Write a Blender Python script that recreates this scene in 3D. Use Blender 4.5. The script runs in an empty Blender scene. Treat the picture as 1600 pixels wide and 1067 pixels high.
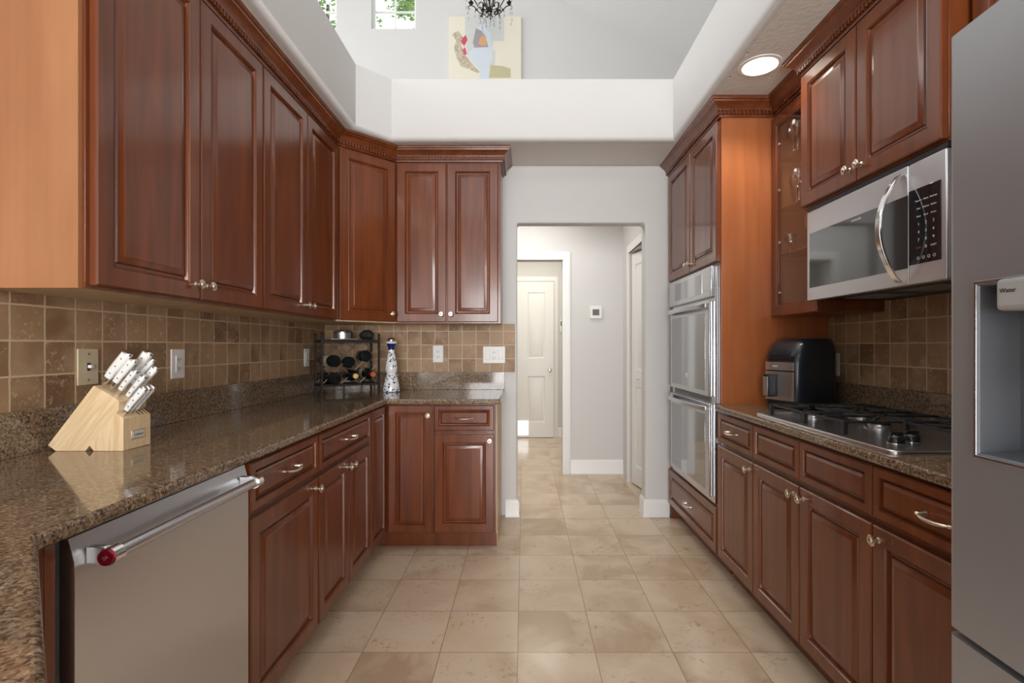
import bpy, bmesh, math, random
from mathutils import Vector, Matrix
random.seed(7)
R = math.radians
S = bpy.context.scene
COL = S.collection

# ------------------------------------------------------------------ camera, world, lights, exposure
CAMZ = 1.224
cam = bpy.data.cameras.new('camera'); co = bpy.data.objects.new('camera', cam); COL.objects.link(co)
co.location = (0, 0, CAMZ); co.rotation_euler = (R(90), 0, 0)
cam.sensor_width = 36; cam.sensor_fit = 'HORIZONTAL'; cam.lens = 782/1600*36
cam.shift_x = -19/1600; cam.shift_y = 7.5/1600
cam.clip_start = 0.02; cam.clip_end = 100
S.camera = co

S.view_settings.view_transform = 'Standard'; S.view_settings.look = 'None'
S.view_settings.gamma = 1.0; S.view_settings.use_curve_mapping = False
S.view_settings.exposure = 0.12

w = bpy.data.worlds.new('sky'); S.world = w; w.use_nodes = True
bg = w.node_tree.nodes['Background']; bg.inputs[0].default_value = (.86, .93, 1, 1); bg.inputs[1].default_value = 2.2

def area(name, loc, rot, sx, sy, power, col=(1, 1, 1), spread=180):
    l = bpy.data.lights.new(name, 'AREA'); l.shape = 'RECTANGLE'; l.size = sx; l.size_y = sy
    l.energy = power; l.color = col; l.spread = R(spread)
    o = bpy.data.objects.new(name, l); COL.objects.link(o); o.location = loc; o.rotation_euler = rot
    return o
area('fill_vault_overhead', (-.3, .8, 5.9), (0, 0, 0), 3.2, 4.5, 36, (.98, .99, 1))  # added overhead fill in the vault; no window at this spot
area('fill_upper_rear', (0, -3.9, 4.6), (R(122), 0, 0), 6.0, 1.8, 75, (.97, .985, 1))  # added fill to lift the gable wall; rear upper wall is windowless
area('fill_upper_side', (-4.85, 3.2, 4.6), (R(90), 0, R(-90)), 6.5, 2.6, 180, (.97, .985, 1))  # added fill for the far upper room; this side wall is windowless
area('daylight_rear_window', (.1, -3.85, 1.35), (R(90), 0, 0), 2.6, 2.1, 235, (.98, .985, 1))
area('fill_hall', (-.2, 4.25, 2.55), (0, 0, 0), 1.2, .5, 14, (1, .97, .93))  # added fill under the hall ceiling; no fixture modelled
area('back_room_light', (0, 5.8, 2.55), (0, 0, 0), 1.2, 1.2, 19, (1, .94, .82))

# ------------------------------------------------------------------ materials
def mat(name, col=(.8, .8, .8), rough=.5, metal=0, coat=0, spec=.5, trans=0, ior=1.45, emis=None, es=1):
    m = bpy.data.materials.new(name); m.use_nodes = True
    b = m.node_tree.nodes['Principled BSDF']
    b.inputs['Base Color'].default_value = (*col, 1); b.inputs['Roughness'].default_value = rough
    b.inputs['Metallic'].default_value = metal; b.inputs['Coat Weight'].default_value = coat
    b.inputs['Coat Roughness'].default_value = .12
    b.inputs['Specular IOR Level'].default_value = spec
    b.inputs['Transmission Weight'].default_value = trans; b.inputs['IOR'].default_value = ior
    if emis: b.inputs['Emission Color'].default_value = (*emis, 1); b.inputs['Emission Strength'].default_value = es
    return m
class N:
    def __init__(s, m): s.t = m.node_tree; s.b = s.t.nodes['Principled BSDF']
    def n(s, typ, **kw):
        x = s.t.nodes.new(typ)
        for k, v in kw.items():
            if k.startswith('i_'): x.inputs[int(k[2:]) if k[2:].isdigit() else k[2:].replace('_', ' ')].default_value = v
            else: setattr(x, k, v)
        return x
    def l(s, a, b): s.t.links.new(a, b)
    def ramp(s, fac, stops, interp='LINEAR'):
        r = s.t.nodes.new('ShaderNodeValToRGB'); s.l(fac, r.inputs[0]); r.color_ramp.interpolation = interp
        e = r.color_ramp.elements
        while len(e) < len(stops): e.new(.5)
        for i, (p, c) in enumerate(stops): e[i].position = p; e[i].color = (*c, 1)
        return r.outputs[0]
    def bump(s, h, strength=.3, dist=.002):
        b = s.n('ShaderNodeBump'); b.inputs['Strength'].default_value = strength; b.inputs['Distance'].default_value = dist
        s.l(h, b.inputs['Height']); s.l(b.outputs[0], s.b.inputs['Normal']); return b
    def coord(s, scale=(1, 1, 1), rot=(0, 0, 0), loc=(0, 0, 0)):
        t = s.n('ShaderNodeTexCoord'); m = s.n('ShaderNodeMapping'); s.l(t.outputs['Object'], m.inputs[0])
        m.inputs['Scale'].default_value = scale; m.inputs['Rotation'].default_value = rot; m.inputs['Location'].default_value = loc
        return m.outputs[0]
    def mix(s, f, a, b, mode='MIX'):
        x = s.n('ShaderNodeMix', data_type='RGBA', blend_type=mode)
        for inp, v in ((x.inputs[0], f), (x.inputs[6], a), (x.inputs[7], b)):
            if hasattr(v, 'node'): s.l(v, inp)
            elif isinstance(v, tuple): inp.default_value = (*v, 1)
            else: inp.default_value = v
        return x.outputs[2]

def paint(name, col, bumps=.12, sc=160):
    m = mat(name, col, .75, spec=.25); n = N(m)
    t = n.n('ShaderNodeTexNoise'); n.l(n.coord(), t.inputs['Vector']); t.inputs['Scale'].default_value = sc; t.inputs['Detail'].default_value = 3
    n.bump(t.outputs[0], bumps, .004); return m
def wood(name, c1, c2, rough=.3, coat=.5, scale=1.0, grain=(14, 14, 1.1), rot=(0, 0, 0)):
    m = mat(name, c1, rough, coat=coat); n = N(m)
    v0 = n.coord(rot=rot); mp_ = n.n('ShaderNodeVectorMath', operation='MULTIPLY'); n.l(v0, mp_.inputs[0]); mp_.inputs[1].default_value = tuple(g*scale for g in grain); v = mp_.outputs[0]
    oi = n.n('ShaderNodeObjectInfo'); ad = n.n('ShaderNodeVectorMath', operation='ADD'); n.l(v, ad.inputs[0])
    ml = n.n('ShaderNodeVectorMath', operation='SCALE'); ml.inputs[0].default_value = (17, 31, 11); n.l(oi.outputs['Random'], ml.inputs['Scale']); n.l(ml.outputs[0], ad.inputs[1])
    t = n.n('ShaderNodeTexNoise'); n.l(ad.outputs[0], t.inputs['Vector']); t.inputs['Scale'].default_value = 1; t.inputs['Detail'].default_value = 6; t.inputs['Distortion'].default_value = 1.3
    t2 = n.n('ShaderNodeTexNoise'); sc = n.n('ShaderNodeVectorMath', operation='MULTIPLY'); n.l(ad.outputs[0], sc.inputs[0]); sc.inputs[1].default_value = (9, 9, 1.5); n.l(sc.outputs[0], t2.inputs['Vector']); t2.inputs['Scale'].default_value = 1
    f = n.mix(.12, t.outputs[0], t2.outputs[0])
    c = n.ramp(f, [(.34, c1), (.66, c2)])
    n.l(c, n.b.inputs['Base Color']); return m

M = {}
M['wall'] = paint('painted_wall', (.66, .65, .635))
M['ceil'] = paint('textured_ceiling', (.72, .70, .66), .45, 45)
M['trim'] = mat('white_trim', (.82, .81, .79), .35)
M['wood'] = wood('cherry_stain', (.112, .0265, .0072), (.186, .047, .0120), .30, .42)
M['orange'] = wood('cherry_veneer', (.29, .118, .047), (.37, .162, .070), .38, .25, .8, (9, 9, .9))
M['orange_dark'] = wood('cherry_veneer_tall', (.34, .098, .030), (.43, .142, .046), .38, .25, .8, (9, 9, .9))
M['maple'] = wood('maple_veneer', (.50, .34, .19), (.62, .45, .27), .5, .1)
M['block'] = wood('pale_beech', (.66, .46, .25), (.80, .61, .38), .5, .1, 1, (60, 60, 6))
M['block_slant'] = wood('pale_beech_slanted', (.66, .46, .25), (.80, .61, .38), .5, .1, 1, (60, 60, 6), (0, R(-38), 0))
M['cavity'] = mat('gap_shade', (.03, .012, .008), .8)  # near-black: shade of the gap put into the colour
M['nickel'] = mat('brushed_nickel', (.74, .66, .55), .28, 1)
M['chrome'] = mat('chrome', (.82, .82, .82), .12, 1)
M['black'] = mat('black_plastic', (.012, .012, .014), .35)
M['castiron'] = mat('cast_iron', (.022, .022, .023), .42)
M['iron'] = mat('wrought_iron', (.03, .024, .02), .5, .4)
M['glassblack'] = mat('black_glass', (.015, .016, .018), .04, 0, spec=.8)
M['ovenglass'] = mat('mirrored_oven_glass', (.36, .37, .39), .05, .85)
M['mwglass'] = mat('smoked_glass', (.16, .165, .17), .06, .8)
M['white'] = mat('white_plastic', (.80, .79, .76), .35)
M['almond'] = mat('almond_plastic', (.60, .50, .33), .4)
M['screen'] = mat('grey_screen', (.10, .10, .09), .3)
M['red'] = mat('red_medallion', (.30, .008, .03), .25, .5)
M['rubber'] = mat('dark_rubber', (.02, .02, .02), .7)
M['text'] = mat('printed_lettering', (.75, .75, .75), .5)
M['textdark'] = mat('dark_lettering', (.05, .05, .05), .5)
M['textred'] = mat('red_lettering', (.6, .03, .03), .5)
M['bottle'] = mat('dark_wine_glass', (.008, .010, .010), .06, spec=.7)
M['paper'] = mat('paper_label', (.62, .57, .46), .7)
M['gold'] = mat('gold_foil', (.70, .50, .16), .35, .7)
M['redfoil'] = mat('red_foil', (.45, .03, .02), .35, .3)
M['orangefoil'] = mat('orange_foil', (.60, .13, .03), .35, .3)
M['lens'] = mat('lamp_lens', (1, .97, .9), .5, emis=(1, .93, .82), es=9)
M['can'] = mat('white_can', (.85, .84, .80), .4)
M['flap'] = mat('sun_glow_flap', (.9, .9, .9), .4, emis=(.95, .98, 1), es=1.1)  # emission stands in for sun coming through the flap
M['blue_led'] = mat('blue_led', (.1, .3, 1), .4, emis=(.2, .45, 1), es=2)
M['greyplastic'] = mat('grey_plastic', (.16, .165, .175), .38, .2)
M['fridgecavity'] = mat('dispenser_well', (.17, .18, .20), .3, .5)
M['leaf'] = mat('tree_leaf', (.26, .40, .10), .6)
M['bark'] = mat('tree_bark', (.12, .08, .05), .9)
M['canvas'] = mat('cream_canvas', (.76, .72, .60), .8)
def glass(name, tint=(1, 1, 1), ref=.12):
    m = bpy.data.materials.new(name); m.use_nodes = True; t = m.node_tree; t.nodes.clear()
    o = t.nodes.new('ShaderNodeOutputMaterial'); mx = t.nodes.new('ShaderNodeMixShader'); lw = t.nodes.new('ShaderNodeLayerWeight'); lw.inputs[0].default_value = .5; fr = t.nodes.new('ShaderNodeMath'); fr.operation = 'POWER'; fr.inputs[1].default_value = 4.0; t.links.new(lw.outputs['Facing'], fr.inputs[0])
    tr = t.nodes.new('ShaderNodeBsdfTransparent'); tr.inputs[0].default_value = (*tint, 1)
    gl = t.nodes.new('ShaderNodeBsdfGlossy'); gl.inputs['Roughness'].default_value = .02
    ma = t.nodes.new('ShaderNodeMath'); ma.operation = 'ADD'; ma.inputs[1].default_value = ref
    t.links.new(fr.outputs[0], ma.inputs[0]); t.links.new(ma.outputs[0], mx.inputs[0]); t.links.new(tr.outputs[0], mx.inputs[1]); t.links.new(gl.outputs[0], mx.inputs[2]); t.links.new(mx.outputs[0], o.inputs[0])
    return m
M['glass'] = glass('clear_glass', (.97, .98, .97), .04)
M['doorglass'] = glass('cabinet_door_glass', (.96, .97, .96), .07)
M['crystal'] = glass('cut_crystal', (.90, .92, .94), .35)
M['stem'] = glass('stemware_glass', (.86, .88, .88), .30)

def steel(name, base=.52, rough=.30, horiz=False):
    m = mat(name, (base*.97, base*.985, base*1.03), rough, 1); n = N(m)
    v = n.coord((1, 1, 120) if horiz else (120, 120, 1))
    t = n.n('ShaderNodeTexNoise'); n.l(v, t.inputs['Vector']); t.inputs['Scale'].default_value = 1; t.inputs['Detail'].default_value = 2
    mr = n.n('ShaderNodeMapRange'); n.l(t.outputs[0], mr.inputs[0]); mr.inputs[3].default_value = rough-.02; mr.inputs[4].default_value = rough+.03
    n.l(mr.outputs[0], n.b.inputs['Roughness']); return m
M['steel'] = steel('brushed_steel', .70, .34, True)
M['fridge'] = steel('fridge_steel', .40, .36, True); M['fridge'].node_tree.nodes['Principled BSDF'].inputs['Metallic'].default_value = .7
M['ovensteel'] = steel('oven_steel', .62, .26, True)

m = mat('brown_granite', (.2, .15, .1), .07, coat=.2); n = N(m); M['granite'] = m
v = n.coord()
vo = n.n('ShaderNodeTexVoronoi'); nz = n.n('ShaderNodeTexNoise'); n.l(v, nz.inputs['Vector']); nz.inputs['Scale'].default_value = 60
mx = n.n('ShaderNodeVectorMath', operation='MULTIPLY_ADD'); n.l(nz.outputs['Color'], mx.inputs[0]); mx.inputs[1].default_value = (.012, .012, .012); n.l(v, mx.inputs[2])
n.l(mx.outputs[0], vo.inputs['Vector']); vo.inputs['Scale'].default_value = 230
sep = n.n('ShaderNodeSeparateColor'); n.l(vo.outputs['Color'], sep.inputs[0])
c = n.ramp(sep.outputs[0], [(0, (.020, .016, .014)), (.16, (.07, .045, .03)), (.36, (.19, .115, .065)), (.58, (.32, .215, .13)), (.82, (.24, .20, .16)), (.95, (.46, .36, .25))], 'CONSTANT')
n2 = n.n('ShaderNodeTexNoise'); n.l(v, n2.inputs['Vector']); n2.inputs['Scale'].default_value = 95; n2.inputs['Detail'].default_value = 5
c2 = n.mix(.38, c, n.ramp(n2.outputs[0], [(.36, (.05, .035, .027)), (.5, (.21, .14, .085)), (.62, (.33, .235, .15))]))
n.l(c2, n.b.inputs['Base Color'])

def tiles(name, axes, phase, size, cols, mortar, msize, rough, distort=.004, noise_sc=22, pit=(.10, .065, .04), bump=.4, bsm=.1):
    """square stone tiles laid in world coordinates on the plane given by axes"""
    m = mat(name, cols[0], rough); n = N(m)
    t = n.n('ShaderNodeTexCoord'); sp = n.n('ShaderNodeSeparateXYZ'); n.l(t.outputs['Object'], sp.inputs[0])
    cb = n.n('ShaderNodeCombineXYZ')
    for k in (0, 1):
        a = n.n('ShaderNodeMath', operation='SUBTRACT'); n.l(sp.outputs[axes[k]], a.inputs[0]); a.inputs[1].default_value = phase[k]-size*200; n.l(a.outputs[0], cb.inputs[k])
    nd = n.n('ShaderNodeTexNoise'); n.l(t.outputs['Object'], nd.inputs['Vector']); nd.inputs['Scale'].default_value = 30
    ma = n.n('ShaderNodeVectorMath', operation='MULTIPLY_ADD'); n.l(nd.outputs['Color'], ma.inputs[0]); ma.inputs[1].default_value = (distort,)*3; n.l(cb.outputs[0], ma.inputs[2])
    br = n.n('ShaderNodeTexBrick', offset=0.0, squash=1.0); n.l(ma.outputs[0], br.inputs['Vector'])
    br.inputs['Scale'].default_value = 1; br.inputs['Brick Width'].default_value = size; br.inputs['Row Height'].default_value = size
    br.inputs['Mortar Size'].default_value = msize; br.inputs['Mortar Smooth'].default_value = bsm; br.inputs['Bias'].default_value = 0
    br.inputs['Color1'].default_value = (*cols[0], 1); br.inputs['Color2'].default_value = (*cols[1], 1); br.inputs['Mortar'].default_value = (*mortar, 1)
    # per-tile offset of the stone pattern
    off = n.n('ShaderNodeVectorMath', operation='SCALE'); n.l(br.outputs['Color'], off.inputs[0]); off.inputs['Scale'].default_value = 40
    ad = n.n('ShaderNodeVectorMath', operation='ADD'); n.l(t.outputs['Object'], ad.inputs[0]); n.l(off.outputs[0], ad.inputs[1])
    a1 = n.n('ShaderNodeTexNoise'); n.l(ad.outputs[0], a1.inputs['Vector']); a1.inputs['Scale'].default_value = noise_sc*.28; a1.inputs['Detail'].default_value = 7; a1.inputs['Distortion'].default_value = .6
    a2 = n.n('ShaderNodeTexNoise'); n.l(ad.outputs[0], a2.inputs['Vector']); a2.inputs['Scale'].default_value = noise_sc*2.2; a2.inputs['Detail'].default_value = 6; a2.inputs['Distortion'].default_value = 1.5
    base = n.mix(n.ramp(a1.outputs[0], [(.40, (0, 0, 0)), (.60, (.9, .9, .9))]), br.outputs['Color'], cols[2])
    pm = n.ramp(a2.outputs[0], [(.0, (0, 0, 0)), (.555, (0, 0, 0)), (.68, (.6, .6, .6))])
    a3 = n.n('ShaderNodeTexNoise'); n.l(ad.outputs[0], a3.inputs['Vector']); a3.inputs['Scale'].default_value = noise_sc*.45
    pm2 = n.mix(1.0, pm, n.ramp(a3.outputs[0], [(.42, (0, 0, 0)), (.58, (1, 1, 1))]), 'MULTIPLY')
    c = n.mix(pm2, base, pit)
    c = n.mix(br.outputs['Fac'], c, mortar)
    n.l(c, n.b.inputs['Base Color'])
    inv = n.n('ShaderNodeMath', operation='SUBTRACT'); inv.inputs[0].default_value = 1; n.l(br.outputs['Fac'], inv.inputs[1])
    sb = n.n('ShaderNodeMath', operation='MULTIPLY_ADD'); n.l(pm2, sb.inputs[0]); sb.inputs[1].default_value = -.35; n.l(inv.outputs[0], sb.inputs[2])
    n.bump(sb.outputs[0], bump, .003); return m
WT = [(.17, .088, .042), (.38, .235, .125), (.40, .26, .15)]
M['tile_l'] = tiles('tumbled_tile_left', (1, 2), (1.391, 1.0385), .1018, WT, (.58, .45, .30), .0028, .5, pit=(.62, .48, .31))
M['tile_b'] = tiles('tumbled_tile_back', (0, 2), (-.146, 1.0385), .0985, WT, (.60, .47, .32), .0024, .5, pit=(.62, .48, .31))
M['tile_r'] = tiles('tumbled_tile_right', (1, 2), (1.913, 1.0385), .1008, WT, (.58, .45, .30), .0028, .5, pit=(.62, .48, .31))
M['floor'] = tiles('travertine_floor', (0, 1), (-.0256, 2.0025), .3105, [(.46, .325, .215), (.62, .475, .335), (.66, .53, .395)], (.26, .18, .115), .0016, .17, .0008, 12, (.36, .23, .12), .10, .2)

# ------------------------------------------------------------------ mesh helpers
class MB:
    def __init__(s): s.bm = bmesh.new(); s.mi = 0
    def mark(s, fs):
        for f in fs: f.material_index = s.mi
    def box(s, x0, x1, y0, y1, z0, z1):
        v = [s.bm.verts.new(p) for p in ((x0,y0,z0),(x1,y0,z0),(x1,y1,z0),(x0,y1,z0),(x0,y0,z1),(x1,y0,z1),(x1,y1,z1),(x0,y1,z1))]
        s.mark([s.bm.faces.new([v[i] for i in q]) for q in ((0,3,2,1),(4,5,6,7),(0,1,5,4),(1,2,6,5),(2,3,7,6),(3,0,4,7))]); return s
    def loops(s, rings, cap0=True, cap1=True, closed=False):
        L = [[s.bm.verts.new(p) for p in r] for r in rings]; n = len(L[0]); fs = []
        rng = range(len(L)) if closed else range(len(L)-1)
        for i in rng:
            a, b = L[i], L[(i+1) % len(L)]
            for k in range(n): fs.append(s.bm.faces.new((a[k], a[(k+1) % n], b[(k+1) % n], b[k])))
        if not closed:
            if cap0: fs.append(s.bm.faces.new(L[0][::-1]))
            if cap1: fs.append(s.bm.faces.new(L[-1]))
        s.mark(fs); return s
    def lathe(s, prof, T=Matrix(), seg=20, cap0=True, cap1=True):
        rs = [[T @ Vector((max(r, 1e-4)*math.cos(2*math.pi*k/seg), max(r, 1e-4)*math.sin(2*math.pi*k/seg), h)) for k in range(seg)] for r, h in prof]
        return s.loops(rs, cap0, cap1)
    def tube(s, pts, r, seg=8, flat=1.0):
        pts = [Vector(p) for p in pts]; n = len(pts); rs = r if isinstance(r, (list, tuple)) else [r]*n; rings = []
        up = None
        for i, p in enumerate(pts):
            d = (pts[min(i+1, n-1)]-pts[max(i-1, 0)]).normalized()
            if up is None: up = Vector((0, 0, 1)) if abs(d.z) < .9 else Vector((1, 0, 0))
            a = d.cross(up).normalized(); b = a.cross(d).normalized(); up = b
            rings.append([p + a*rs[i]*math.cos(2*math.pi*k/seg) + b*rs[i]*flat*math.sin(2*math.pi*k/seg) for k in range(seg)])
        return s.loops(rings)
    def prism(s, poly, z0, z1, T=Matrix()):
        return s.loops([[T @ Vector((x, y, z0)) for x, y in poly], [T @ Vector((x, y, z1)) for x, y in poly]])
    def panel(s, x0, z0, w, h, rings):
        """rectangular rings (inset, y): a moulded door/drawer front facing -y"""
        rs = []
        for ins, y in rings:
            rs.append([Vector(p) for p in ((x0+ins, y, z0+ins), (x0+w-ins, y, z0+ins), (x0+w-ins, y, z0+h-ins), (x0+ins, y, z0+h-ins))])
        return s.loops(rs)
    def sphere(s, c, r, u=12, v=8, sc=(1, 1, 1)):
        pr = [(math.sin(math.pi*i/v), -math.cos(math.pi*i/v)) for i in range(v+1)]
        rs = [[Vector((c[0]+r*sc[0]*max(a, 1e-3)*math.cos(2*math.pi*k/u), c[1]+r*sc[1]*max(a, 1e-3)*math.sin(2*math.pi*k/u), c[2]+r*sc[2]*b)) for k in range(u)] for a, b in pr]
        return s.loops(rs)
    def build(s, name, mats, parent=None, bevel=0, seg=2, loc=None, smooth=40):
        bm = s.bm; bmesh.ops.recalc_face_normals(bm, faces=bm.faces)
        me = bpy.data.meshes.new(name); bm.to_mesh(me); bm.free()
        for mm in (mats if isinstance(mats, (list, tuple)) else [mats]): me.materials.append(M[mm] if isinstance(mm, str) else mm)
        o = bpy.data.objects.new(name, me); COL.objects.link(o)
        if parent: o.parent = parent
        if loc: o.location = loc
        if smooth:
            for p in me.polygons: p.use_smooth = True
            me.set_sharp_from_angle(angle=R(smooth))
        if bevel:
            b = o.modifiers.new('bevel', 'BEVEL'); b.width = bevel; b.segments = seg; b.limit_method = 'ANGLE'; b.angle_limit = R(35)
            b.harden_normals = False
        return o
def tag(o, label, cat, group=None):
    o['label'] = label; o['category'] = cat
    if group: o['group'] = group
    return o
def thing(name, label, cat, loc=(0, 0, 0), rz=0, group=None):
    o = bpy.data.objects.new(name, None); COL.objects.link(o); o.location = loc; o.rotation_euler = (0, 0, R(rz)); o.empty_display_size = .05
    return tag(o, label, cat, group)
def struct(o): o['kind'] = 'structure'; return o
def text(body, size, parent, loc, rot, material='text', name='lettering', ext=.0003, align='CENTER'):
    c = bpy.data.curves.new(name, 'FONT'); c.body = body; c.size = size; c.extrude = ext; c.align_x = align; c.align_y = 'CENTER'
    c.materials.append(M[material]); tmp = bpy.data.objects.new('tmp', c); me = bpy.data.meshes.new_from_object(tmp); bpy.data.objects.remove(tmp)
    o = bpy.data.objects.new(name, me); COL.objects.link(o)
    o.parent = parent; o.location = loc; o.rotation_euler = rot; return o
FRONT = (R(90), 0, 0)      # text readable from -y
def rect_holes(mb, axis, t0, t1, a0, a1, z0, z1, holes):
    """wall slab between t0..t1 on axis, spanning a0..a1 and z0..z1, with rectangular holes (a0,a1,z0,z1)"""
    A = sorted({a0, a1, *[v for h in holes for v in h[:2]]}); Z = sorted({z0, z1, *[v for h in holes for v in h[2:]]})
    A = [a for a in A if a0 <= a <= a1]; Z = [z for z in Z if z0 <= z <= z1]
    solid = lambda i, j: 0 <= i < len(A)-1 and 0 <= j < len(Z)-1 and not any(h[0] < (A[i]+A[i+1])/2 < h[1] and h[2] < (Z[j]+Z[j+1])/2 < h[3] for h in holes)
    P = (lambda t, a, z: (a, t, z)) if axis == 'y' else (lambda t, a, z: (t, a, z))
    vs = {}
    def V(t, a, z):
        k = (t, a, z)
        if k not in vs: vs[k] = mb.bm.verts.new(P(t, a, z))
        return vs[k]
    for i in range(len(A)-1):
        for j in range(len(Z)-1):
            if not solid(i, j): continue
            a, b, c, d = A[i], A[i+1], Z[j], Z[j+1]; fs = []
            for t in (t0, t1): fs.append(mb.bm.faces.new((V(t, a, c), V(t, b, c), V(t, b, d), V(t, a, d))))
            for (ii, jj, e) in ((i-1, j, ((a, c), (a, d))), (i+1, j, ((b, c), (b, d))), (i, j-1, ((a, c), (b, c))), (i, j+1, ((a, d), (b, d)))):
                if not solid(ii, jj): fs.append(mb.bm.faces.new((V(t0, *e[0]), V(t0, *e[1]), V(t1, *e[1]), V(t1, *e[0]))))
            mb.mark(fs)
def offset_path(pts, d, closed=False):
    """offset a polyline to the right of its travel by d, mitred"""
    n = len(pts); out = []
    for i in range(n):
        def nrm(a, b):
            v = Vector((b[0]-a[0], b[1]-a[1])).normalized(); return Vector((v.y, -v.x))
        if closed: n0 = nrm(pts[i-1], pts[i]); n1 = nrm(pts[i], pts[(i+1) % n])
        else:
            n0 = nrm(pts[i-1], pts[i]) if i > 0 else None; n1 = nrm(pts[i], pts[i+1]) if i < n-1 else None
            n0 = n0 or n1; n1 = n1 or n0
        m = (n0+n1); m = m/(m.length**2)*2 if m.length > 1e-6 else n0
        out.append((pts[i][0]+m.x*d, pts[i][1]+m.y*d))
    return out
def sweep(mb, pts, prof, closed=False):
    """prof: closed list of (out, z)"""
    cols = [offset_path(pts, o, closed) for o, z in prof]
    rings = [[Vector((cols[k][i][0], cols[k][i][1], prof[k][1])) for k in range(len(prof))] for i in range(len(pts))]
    mb.loops(rings, closed=closed); return mb

# ------------------------------------------------------------------ dimensions
WL, WR, WB = -1.44, 1.63, 3.60          # kitchen wall faces
CZ = 2.527                              # soffit underside
FAR = 6.74
# ------------------------------------------------------------------ shell
m_ = MB(); m_.box(-1.7, 1.8, -4.1, 6.9, -.05, 0); struct(m_.build('floor', 'floor'))
m_ = MB(); rect_holes(m_, 'x', WL-.12, WL, -4, WB+.12, 0, CZ, []); struct(m_.build('wall_left', 'wall'))
m_ = MB(); rect_holes(m_, 'x', WR, WR+.12, -4, WB+.12, 0, CZ, []); struct(m_.build('wall_right', 'wall'))
DX0, DX1, DZ = -.051, .870, 2.112
m_ = MB(); rect_holes(m_, 'y', WB, WB+.12, WL, WR, 0, CZ, [(DX0, DX1, -1, DZ)]); struct(m_.build('wall_back', 'wall', bevel=.016, seg=4))
m_ = MB(); rect_holes(m_, 'y', -4.12, -4, WL-.12, WR+.12, 0, CZ, [(-1.1, -.15, .25, 2.15), (.15, 1.1, .25, 2.15)]); struct(m_.build('wall_rear', 'wall'))
def window(idx, x0, x1, z0, z1, y, nx, nz, inv=1):
    m_ = MB(); t = .035
    for a, b, c, d in ((x0, x1, z0, z0+t), (x0, x1, z1-t, z1), (x0, x0+t, z0+t, z1-t), (x1-t, x1, z0+t, z1-t)): m_.box(a, b, y, y+.05, c, d)
    for i in range(1, nx): xx = x0+(x1-x0)*i/nx; m_.box(xx-.010, xx+.010, y+.015, y+.04, z0+t, z1-t)
    for j in range(1, nz): zz = z0+(z1-z0)*j/nz; m_.box(x0+t, x1-t, y+.016, y+.039, zz-.010, zz+.010)
    o = struct(m_.build('window_%d' % idx, 'trim'))
    g = MB(); g.box(x0+t, x1-t, y+.024, y+.028, z0+t, z1-t); g.build('pane', 'glass', o)
window(3, -1.1, -.15, .25, 2.15, -4.09, 2, 4); window(4, .15, 1.1, .25, 2.15, -4.09, 2, 4)
# tray opening: low wall standing round the edge of the soffit
TR = [(-1.01, -3.2), (-1.01, 3.0), (-.84, 3.17), (.944, 3.17), (.944, -3.2)]
prof = [(.0, CZ+.030), (-.002, CZ+.018), (-.008, CZ+.008), (-.018, CZ+.002), (-.030, CZ), (-.045, CZ), (-.045, 2.92), (-.008, 2.92), (-.002, 2.917), (0, 2.908)]
m_ = MB(); sweep(m_, TR, prof, closed=True); struct(m_.build('wall_tray', 'wall'))
# soffit slab
m_ = MB()
TO = offset_path(TR, -.0445, True)
z0, z1 = CZ, CZ+.08
def slab(poly): m_.prism(poly, z0, z1)
slab([(WL-.12, -4.12), (TO[0][0], -4.12), (TO[0][0], TO[1][1]), (WL-.12, TO[1][1])])
slab([(WL-.12, TO[1][1]), (TO[1][0], TO[1][1]), (TO[2][0], TO[2][1]), (TO[2][0], WB+.12), (WL-.12, WB+.12)])
slab([(TO[2][0], TO[2][1]), (TO[3][0], TO[3][1]), (TO[3][0], WB+.12), (TO[2][0], WB+.12)])
slab([(TO[0][0], -4.12), (TO[4][0], -4.12), (TO[4][0], TO[4][1]), (TO[0][0], TO[0][1])])
# right strip with a round hole for the downlight
LX, LY, LR, LH = 1.095, 2.325, .080, .105
xa, xb = TO[3][0], WR+.12
slab([(xa, -4.12), (xb, -4.12), (xb, LY-LH), (xa, LY-LH)]); slab([(xa, LY+LH), (xb, LY+LH), (xb, WB+.12), (xa, WB+.12)])
slab([(LX+LH, LY-LH), (xb, LY-LH), (xb, LY+LH), (LX+LH, LY+LH)])
K = 32
def sq(k):
    a = 2*math.pi*(k+.5)/K; c, s_ = math.cos(a), math.sin(a); q = 1/max(abs(c), abs(s_)); return (LX+LH*c*q, LY+LH*s_*q)
ring = lambda z, f: [Vector((*f(k), z)) for k in range(K)]
circ = lambda k: (LX+LR*math.cos(2*math.pi*(k+.5)/K), LY+LR*math.sin(2*math.pi*(k+.5)/K))
m_.loops([ring(z0, sq), ring(z1, sq), ring(z1, circ), ring(z0, circ)], closed=True)
struct(m_.build('ceiling', 'ceil', smooth=0))
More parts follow.
